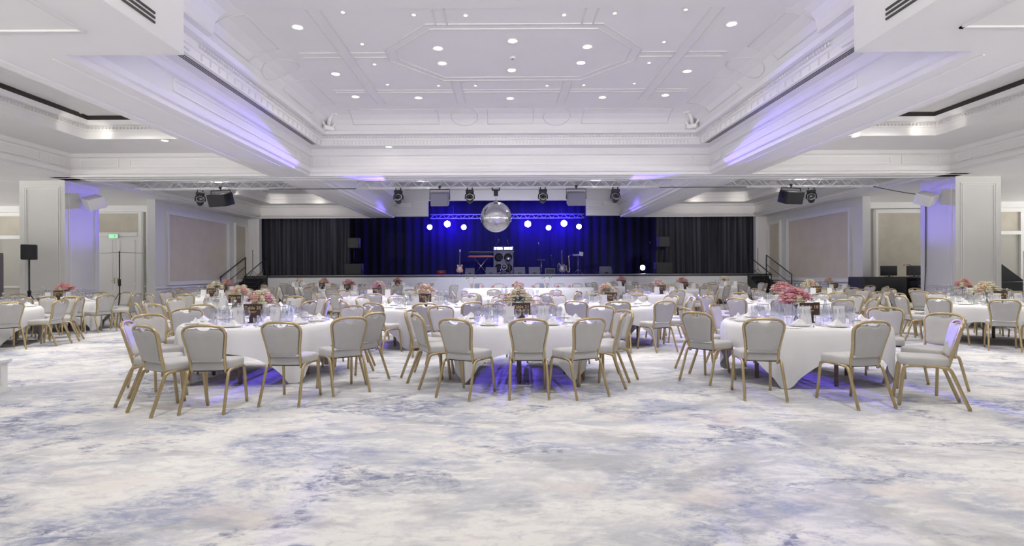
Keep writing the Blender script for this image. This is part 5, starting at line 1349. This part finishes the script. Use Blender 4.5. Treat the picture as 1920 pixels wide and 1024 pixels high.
for k, (pa, pb) in enumerate(((1649, 1680), (1698, 1725))):
    x = (at(pa, 0, Yd + .5).x + at(pb, 0, Yd + .5).x) / 2; hw2 = (at(pb, 0, Yd + .5).x - at(pa, 0, Yd + .5).x) / 2
    t = thing('monitor', ['black monitor seen from behind on the control table, left one', 'black monitor seen from behind on the control table, right one'][k], 'monitor', (x, Yd + .45, 1.191), 0, 'monitors on the control table')
    b = MB(); b.rbox(-hw2, hw2, -.02, .02, .04, .40, .01); pt(b, 'display', M['screen'], t)
    b = MB(); b.rbox(-.12, .12, -.09, .09, 0, .012, .01); b.box(-.03, .03, -.035, -.02, 0, .2); pt(b, 'monitor_stand', M['screen'], t)
t = thing('desk_lamp', 'gooseneck desk lamp with a small glowing head on the control table', 'lamp', (at(1722, 0, 20.12).x, 20.12, 1.191))
b = MB(); b.lathe([(.07, 0), (.07, .015), (.02, .03)], 14); pt(b, 'base', M['black'], t)
b = MB(); b.tube(smooth([(0, 0, .02), (-.1, 0, .25), (-.3, 0, .42), (-.45, 0, .44)], 4), .01, 6); pt(b, 'gooseneck', M['black'], t)
b = MB(); b.lathe([(.0, 0), (.05, 0), (.035, .06), (0, .07)], 12, T((-.48, 0, .42), ry=-.6)); pt(b, 'lamp_head', M['pink'], t)
b = MB(); b.lathe([(0, 0), (.03, .0), (.03, .03), (0, .04)], 10, T((.08, -.1, .16))); b.tube([(.08, -.1, 0), (.08, -.1, .16)], .008, 6); pt(b, 'bulb', M['lens'], t)
t = thing('equipment_rack', 'black open equipment rack between the control table and the right pier', 'rack', (at(1722, 0, 19.4).x, 19.3, 0))
b = MB()
for sx in (-1, 1):
    for sy in (-1, 1): b.box(sx * .27 - .02, sx * .27 + .02, sy * .25 - .02, sy * .25 + .02, 0, 1.15)
b.box(-.29, .29, -.27, .27, 1.15, 1.18); b.box(-.27, .27, .2, .25, 0.05, 1.15); pt(b, 'rack_frame', M['black'], t)
for k in range(4):
    b = MB(); b.rbox(-.25, .25, -.24, .2, .12 + k * .25, .30 + k * .25, .008); u = pt(b, 'unit', M['black'], t)
    b = MB(); b.box(-.25, .25, -.246, -.24, .14 + k * .25, .155 + k * .25); b.obj('front_rail', M['steel'], u)
# grand piano-like black lid shape behind the right pier and glass rack
t = thing('piano', 'black grand piano partly hidden behind the right pier', 'piano', (at(1893, 0, 19.5).x, 19.8, 0))
b = MB(); b.prism([(-.7, .7), (.5, .7), (.5, 1.0), (-.7, 1.0)], -.5, .6); pt(b, 'case_body', M['black'], t)
b = MB(); b.prism([(-.7, 1.0), (.45, 1.02), (-.35, 1.62), (-.7, 1.66)], -.4, -.36); pt(b, 'lid', M['black'], t)
for k in range(3):
    b = MB(); b.lathe([(.03, 0), (.04, .05), (.05, .7)], 10, T(((-.55, .4, 0)[k], (-.4, -.4, .45)[k], 0))); pt(b, 'leg', M['black'], t)
t = thing('glass_trolley', 'pale grey trolley stacked with glasses at the right edge', 'trolley', (at(1935, 0, 16).x, 15.9, 0))
b = MB(); b.rbox(-.60, .60, -.3, -.26, .1, 1.95, .01); pt(b, 'panel', M['whitebox'], t)
b = MB(); b.rbox(-.60, .60, -.6, -.26, 1.0, 1.03, .01); b.rbox(-.60, .60, -.6, -.26, .82, .85, .01); pt(b, 'shelf', M['leaf'], t)
for k in range(4):
    b = MB(); b.lathe([(.04, -.02), (.05, -.01), (.05, .01), (.04, .02)], 10, T(((-.5, .5)[k % 2], (-.5, -.3)[k // 2], .05), ry=PI / 2)); pt(b, 'wheel', M['black'], t)
for r in range(2):
    for k in range(9):
        x0_, y0_ = at(1935, 0, 16).x, 15.9
        TUMBLER.place((x0_ - .52 + k * .1, y0_ - .43, (.852, 1.032)[r]), 0, 'clear glass on the %s shelf of the trolley at the right edge' % ('lower', 'upper')[r], 'glasses on the %s trolley shelf' % ('lower', 'upper')[r])
# soft drink jug on far right table
t = thing('butter_dish', 'glass dish of yellow butter on the far right table', 'dish', (10.05, 10.92, .749))
b = MB(); b.lathe([(.05, 0), (.055, .03), (.05, .03), (.045, .005)], 14); pt(b, 'dish_bowl', M['glass'], t)
b = MB(); b.lathe([(.045, .006), (.047, .026), (0, .03)], 14); pt(b, 'butter', M['yellow'], t)
